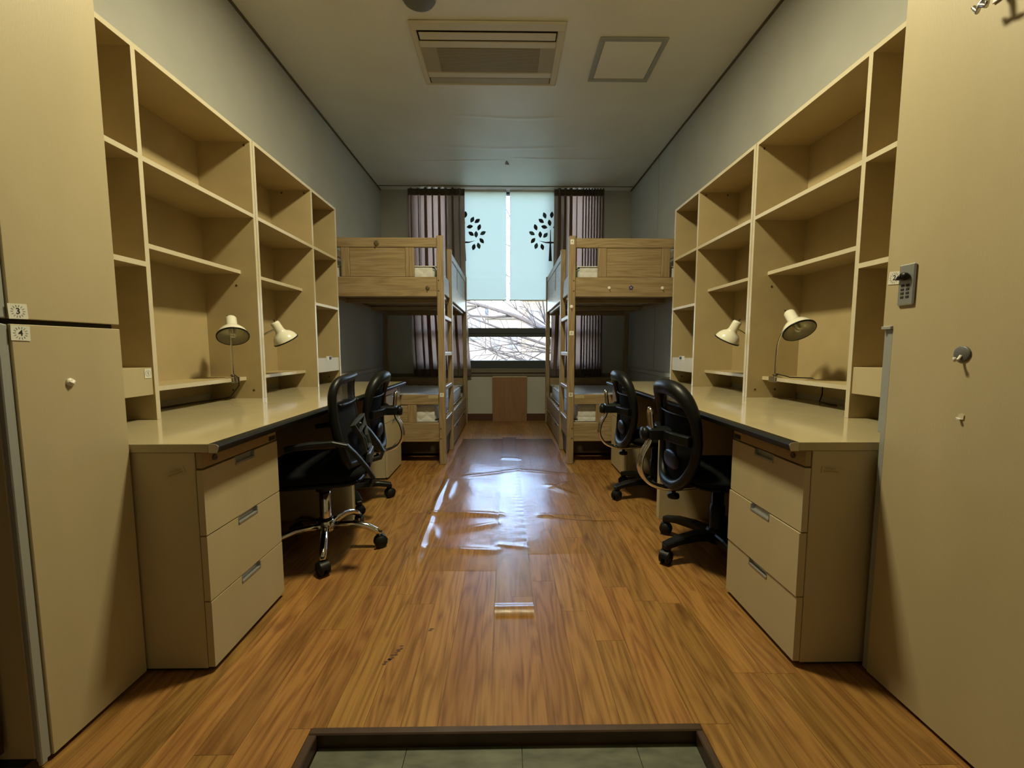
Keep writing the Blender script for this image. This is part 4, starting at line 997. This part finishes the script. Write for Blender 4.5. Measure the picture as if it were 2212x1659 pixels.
def arm_chair():
    t = thing('office_chair', 'black mesh office chair with a chrome five-star base', 'chair', (0, 0, 0), 'black office chairs at the desks')
    L = lambda nm, mb, mat, p=t: build(nm, mb, mat, p, local=True)
    a0 = math.radians(-70 - 101.5)       # so that one leg points to the viewer
    for k in range(5):
        a = a0 + math.radians(72 * k)
        pts = [(0.028, 0.118), (0.08, 0.122), (0.14, 0.124), (0.20, 0.112), (0.245, 0.088), (0.268, 0.066)]
        b = MB().tube([(r * math.cos(a), r * math.sin(a), z) for r, z in pts], [0.019, 0.019, 0.018, 0.017, 0.015, 0.013], 12)
        L('leg', b, 'chrome'); castor(t, a, 0.266)
    L('hub', MB().lathe([(0.0, 0.085), (0.034, 0.085), (0.036, 0.10), (0.036, 0.145), (0.031, 0.150), (0.0, 0.150)], Matrix(), 24), 'chrome')
    L('hub_collar', MB().lathe([(0.030, 0.150), (0.034, 0.152), (0.034, 0.160), (0.028, 0.162)], Matrix(), 24), 'black_plastic')
    L('gas_lift', MB().lathe([(0.026, 0.16), (0.026, 0.335), (0.0, 0.335)], Matrix(), 24), 'chrome')
    L('mechanism', MB().box(-0.09, 0.09, -0.14, 0.10, 0.335, 0.372, 0.008).lathe([(0.04, 0.30), (0.045, 0.335)], Matrix(), 16), 'black_plastic')
    L('seat', MB().cushion(0, 0.02, 0.425, 0.245, 0.235, 0.050, 5.0, 2.4, 40, 12), 'black_fabric')
    L('seat_shell', MB().cushion(0, 0.02, 0.385, 0.235, 0.225, 0.018, 5.0, 3.0, 40, 8), 'black_plastic')
    def bk(x, z): return -0.190 + 0.10 * (z - 0.5) + 0.75 * x * x + 0.02 * math.sin((z - 0.46) * 7)
    def pt(x, z): return (x, bk(x, z), z)
    hw = lambda z: 0.222 + 0.03 * math.sin((z - 0.46) / 0.40 * math.pi * 0.8)
    out = []
    for k in range(10): z = 0.475 + 0.30 * k / 9; out.append((hw(z), z))
    for k in range(1, 8): a = math.pi / 2 * k / 8; out.append((hw(0.775) - 0.085 * (1 - math.cos(a)), 0.775 + 0.082 * math.sin(a)))
    out.append((hw(0.775) - 0.085, 0.857)); top = out[-1][0]
    full = out + [(top * (1 - 2 * k / 6), 0.857 + 0.006 * math.sin(math.pi * k / 6)) for k in range(1, 6)] + [(-x, z) for x, z in out[::-1]]
    full += [(hw(0.475) * (-1 + 2 * k / 6), 0.475 - 0.012 * math.sin(math.pi * k / 6)) for k in range(1, 6)]
    L('back_frame', MB().tube([pt(x, z) for x, z in full], 0.019, 10, closed=True, up=(0, 1, 0)), 'black_plastic')
    def msh(u, v):
        z = 0.478 + 0.378 * v; h = hw(min(z, 0.775)) - (0.085 * (1 - math.sqrt(max(0, 1 - ((z - 0.775) / 0.083) ** 2))) if z > 0.775 else 0)
        x = h * (2 * u - 1); p = pt(x, z); return (p[0], p[1] + 0.004, p[2])
    L('back_mesh', MB().grid(lambda u, v: msh(u, 0.70 + 0.28 * v), 20, 10), 'chair_mesh'); L('back_pad', MB().grid(lambda u, v: msh(u, 0.70 * v), 20, 16), 'black_fabric')
    # top handle slot bar
    L('top_bar', MB().tube([pt(x, 0.742) for x in [-0.2 + 0.4 * k / 10 for k in range(11)]], 0.007, 8, up=(0, 1, 0)), 'black_plastic')
    # grey lumbar frame: an outer and an inner rounded loop with a foot
    def loop(wt, wb, z0, z1, off, r):
        q = [(-wt, z1), (-wt * 0.6, z1 + 0.012), (wt * 0.6, z1 + 0.012), (wt, z1), (wb * 1.02, (z0 + z1) / 2), (wb, z0), (wb * 0.5, z0 - 0.008), (-wb * 0.5, z0 - 0.008), (-wb, z0), (-wb * 1.02, (z0 + z1) / 2)]
        return MB().tube([(x, bk(x, z) - off, z) for x, z in q], [1] * len(q), closed=True, flat=(0.012, 0.024 if r > 0.01 else 0.016), up=(0, 1, 0))
    lf = L('lumbar_frame', loop(0.155, 0.085, 0.50, 0.645, 0.028, 0.011), 'grey_plastic')
    build('inner_loop', loop(0.085, 0.045, 0.515, 0.60, 0.030, 0.008), 'grey_plastic', lf, local=True)
    build('lumbar_foot', MB().box(-0.085, 0.085, bk(0, 0.48) - 0.040, bk(0, 0.48) - 0.016, 0.445, 0.495, 0.006), 'grey_plastic', lf, local=True)
    L('back_bar', MB().tube([(0, -0.05, 0.355), (0, -0.14, 0.352), (0, -0.195, 0.375), (0, -0.216, 0.42), (0, -0.214, 0.47)], [1] * 5, flat=(0.09, 0.02), up=(0, 0, 1)), 'black_plastic')
    for s in (-1, 1):
        path = [(s * 0.265, 0.09, 0.572), (s * 0.268, 0.0, 0.585), (s * 0.268, -0.10, 0.590), (s * 0.267, -0.155, 0.576), (s * 0.262, -0.19, 0.535), (s * 0.256, -0.235, 0.47), (s * 0.250, -0.262, 0.42), (s * 0.240, -0.245, 0.388), (s * 0.215, -0.18, 0.376)]
        L('armrest', MB().tube(path, [1.25, 1.35, 1.2, 1, 1, 1, 1, 0.9, 0.8], flat=(0.030, 0.018), up=(0, 0, 1)), 'arm_plastic')
    return t
ca = arm_chair(); ca.location = (-0.902, 2.025, 0); ca.rotation_euler = (0, 0, math.radians(101.5))

# small things around the desks
t = thing('yellow_tag', 'yellow tag hanging on the desk end panel behind a chair', 'tag', (0.885, 2.37, 0.62))
build('tag', MB().box(0.886, 0.8915, 2.362, 2.374, 0.600, 0.640, 0.002), 'yellow', t)
build('loop', MB().tube([(0.889, 2.368, 0.640), (0.889, 2.372, 0.655), (0.8905, 2.368, 0.662)], 0.0025, 6), 'yellow', t)
tag(build('power_cord', MB().tube([(-1.40, 1.90, 0.006), (-1.28, 2.05, 0.006), (-1.195, 2.15, 0.006), (-1.151, 2.217, 0.006), (-1.082, 2.288, 0.006), (-1.0, 2.318, 0.006), (-0.94, 2.325, 0.006)], 0.006, 8), 'cord_beige'), 'beige cord lying on the floor under the chrome-legged chair', 'cord')

# ------------------------------------------------------------------ clear film and tape on the floor
def ridge(x, y, x0, y0, x1, y1, w, h):
    dx, dy = x1 - x0, y1 - y0; L2 = dx * dx + dy * dy; tq = ((x - x0) * dx + (y - y0) * dy) / L2
    if tq < -0.1 or tq > 1.1: return 0.0
    tc = min(1, max(0, tq)); d2 = (x - x0 - dx * tc) ** 2 + (y - y0 - dy * tc) ** 2
    return h * math.exp(-d2 / (w * w)) * math.sin(math.pi * min(1, max(0, (tq + 0.1) / 1.2))) ** 0.5
RID = [(-0.455, 2.45, -0.425, 1.85, 0.022, 0.013), (-0.465, 3.10, -0.455, 2.45, 0.024, 0.017), (-0.40, 3.06, -0.40, 2.70, 0.03, 0.007), (-0.46, 2.46, -0.03, 2.42, 0.035, 0.010), (-0.44, 2.00, -0.05, 1.98, 0.03, 0.008),
       (-0.36, 3.16, 0.10, 3.33, 0.03, 0.008), (0.10, 3.33, 0.50, 3.22, 0.03, 0.009), (-0.05, 3.70, 0.12, 3.68, 0.03, 0.006), (-0.30, 2.20, -0.05, 2.30, 0.03, 0.006),
       (0.20, 2.42, 0.50, 2.36, 0.022, 0.010), (0.30, 2.96, 0.46, 2.74, 0.03, 0.007), (0.30, 2.90, 0.50, 3.05, 0.03, 0.006), (-0.05, 2.04, 0.10, 2.00, 0.02, 0.004), (-0.42, 2.30, -0.38, 2.10, 0.03, 0.006)]
rz_ = random.Random(5)
WV = [(rz_.uniform(3, 16), rz_.uniform(3, 16), rz_.uniform(0, 6.28), rz_.uniform(0.0002, 0.0007)) for _ in range(9)]
def film_z(x, y):
    z = 0.0035
    for r in RID: z += ridge(x, y, *r)
    for a, b_, p, h in WV: z += h * math.sin(a * x + b_ * y * 0.8 + p)
    return max(0.0012, z)
def film(xa, xb, ya_, yb_, nx, ny, lift=0.0, wob=0.0):
    def fn(u, v):
        y = ya_ + (yb_ - ya_) * v; x = xa + (xb - xa) * u + wob * math.sin(9 * y) * (1 - 2 * u); return (x, y, film_z(x, y) * min(1.0, 0.3 + 8 * u, 0.3 + 8 * (1 - u), 0.3 + 12 * v, 0.3 + 12 * (1 - v)) + lift)
    return MB().grid(fn, nx, ny)
tag(build('plastic_film', film(-0.485, -0.030, 1.80, 4.54, 70, 320, 0.0, 0.006), 'clear_film'), 'wrinkled clear film on the floor with curled lengthwise edge, before the bunk with dark hooks', 'floor film', 'clear film strips on the floor')
tag(build('plastic_film', film(0.080, 0.505, 1.95, 4.54, 70, 300, 0.0, 0.006), 'clear_film'), 'smoother clear film on the floor before the bunk with white hooks', 'floor film', 'clear film strips on the floor')
def tape(u, v):
    y = 1.475 + (4.60 - 1.475) * v; x = -0.046 + 0.150 * u
    z = film_z(x, y) * min(1, 0.4 + 4 * v) + 0.003
    if v < 0.026: z += 0.010 * math.sin(math.pi * v / 0.026) ** 2
    rip = 0.0010 * math.sin(95 * y + 3 * math.sin(7 * y)) * max(0, u - 0.45) * (1 if 2.05 < y < 3.2 else 0.15)
    return (x, y, z + rip)
tag(build('clear_tape', MB().grid(tape, 24, 700), 'clear_tape'), 'long strip of clear tape down the middle of the floor', 'tape', 'clear film strips on the floor')

# ------------------------------------------------------------------ outside the window
gs = struct('ground', MB().box(-60, 60, 6.2, 80, -8.2, -8.0), 'ground_pale', 'pale ground outside')
def block(x0, x1, y0, y1, z0, z1, wallm, winm, cols, rows, lab, ww=0.55, hh=0.55, zstart=None):
    t = thing('building', lab, 'building', ((x0 + x1) / 2, (y0 + y1) / 2, z0), 'buildings opposite the window')
    build('wall', MB().box(x0, x1, y0, y1, z0, z1), wallm, t)
    build('roof', MB().box(x0, x1, y0 - 0.2, y1, z1, z1 + 0.25), wallm, t)
    zs = z0 if zstart is None else zstart
    dx = (x1 - x0) / cols; dz = (z1 - zs) / rows
    for i in range(cols):
        for j in range(rows):
            xa = x0 + dx * (i + 0.5 - ww / 2); xb = x0 + dx * (i + 0.5 + ww / 2); za = zs + dz * (j + 0.5 - hh / 2); zb = zs + dz * (j + 0.5 + hh / 2)
            w = build('window', MB().box(xa, xb, y0 - 0.06, y0 + 0.02, za, zb, 0.02), winm, t)
            build('pane', MB().box(xa + 0.08, xb - 0.08, y0 - 0.09, y0 - 0.05, za + 0.08, zb - 0.08), 'facade_grey', w)
block(-9.0, -1.52, 30, 36, -8, 4.0, 'facade_white', 'facade_teal', 4, 4, 'white building with blue green window panels', 0.62, 0.6)
block(-1.50, 1.08, 30.1, 38, -8, 3.1, 'facade_white', 'facade_grey', 2, 4, 'narrow pale grey building between white and cream ones')
block(1.10, 9.0, 30, 37, -8, 4.4, 'facade_cream', 'facade_white', 4, 4, 'cream building behind the bare tree', 0.6, 0.6)
struct('wall_garden', MB().box(-12, 12, 22.0, 22.4, -8, 0.72), 'ground_pale', 'pale garden wall outside')

def tree():
    rt = random.Random(21)
    t = thing('bare_tree', 'leafless tree with spreading branches outside the window', 'tree', (3.1, 10.6, -8))
    tr_ = MB().tube([(3.1, 10.6, -8), (3.05, 10.6, -4), (2.95, 10.6, -1.0), (2.75, 10.55, 0.4)], [0.22, 0.19, 0.15, 0.12], 10)
    build('trunk', tr_, 'bark', t)
    m = MB()
    def grow(p, d, ln, r, depth):
        pts = [p]; q = p.copy(); dd = d.copy()
        n = 5
        for k in range(n):
            dd = (dd + Vector((rt.uniform(-0.14, 0.14), rt.uniform(-0.12, 0.12), rt.uniform(-0.13, 0.12)))).normalized()
            q = q + dd * ln / n; pts.append(q.copy())
        m.tube(pts, [r * (1 - 0.75 * k / n) for k in range(n + 1)], 5 if depth > 1 else 6)
        if depth == 0: return
        for k in range(4 if depth > 1 else 3):
            i = rt.randint(1, n); ax = Vector((rt.uniform(-1, 1), rt.uniform(-1, 1), rt.uniform(-1, 1)))
            nd = (dd + ax.normalized() * rt.uniform(0.5, 0.95)).normalized()
            if nd.x > 0.1: nd.x *= -0.5
            grow(pts[i].copy(), nd.normalized(), ln * rt.uniform(0.5, 0.72), r * (1 - 0.75 * i / n) * 0.62 + 0.003, depth - 1)
    o = Vector((2.78, 10.55, 0.42))
    for (d, ln, r) in (((-0.86, 0.0, 0.52), 4.6, 0.105), ((-0.70, -0.05, 0.72), 4.0, 0.07), ((-0.93, 0.05, 0.36), 4.4, 0.06), ((-0.97, -0.05, 0.22), 4.2, 0.05), ((-0.98, 0.1, 0.10), 4.0, 0.042),
                       ((-0.98, -0.1, -0.04), 3.8, 0.038), ((-0.93, 0.1, 0.30), 4.2, 0.045), ((-0.95, -0.1, 0.16), 4.4, 0.04), ((-0.5, 0.1, 0.9), 3.6, 0.07), ((-0.96, 0.0, -0.14), 3.2, 0.03)):
        grow(o + Vector((rt.uniform(-0.15, 0.1), 0, rt.uniform(-0.2, 0.25))), Vector(d).normalized(), ln, r, 3)
    build('branches', m, 'bark', t)
    return t
tree()

for o in list(bpy.data.objects):
    if o.type == 'MESH' and o.parent is None and 'label' not in o and 'kind' not in o: print('untagged', o.name)
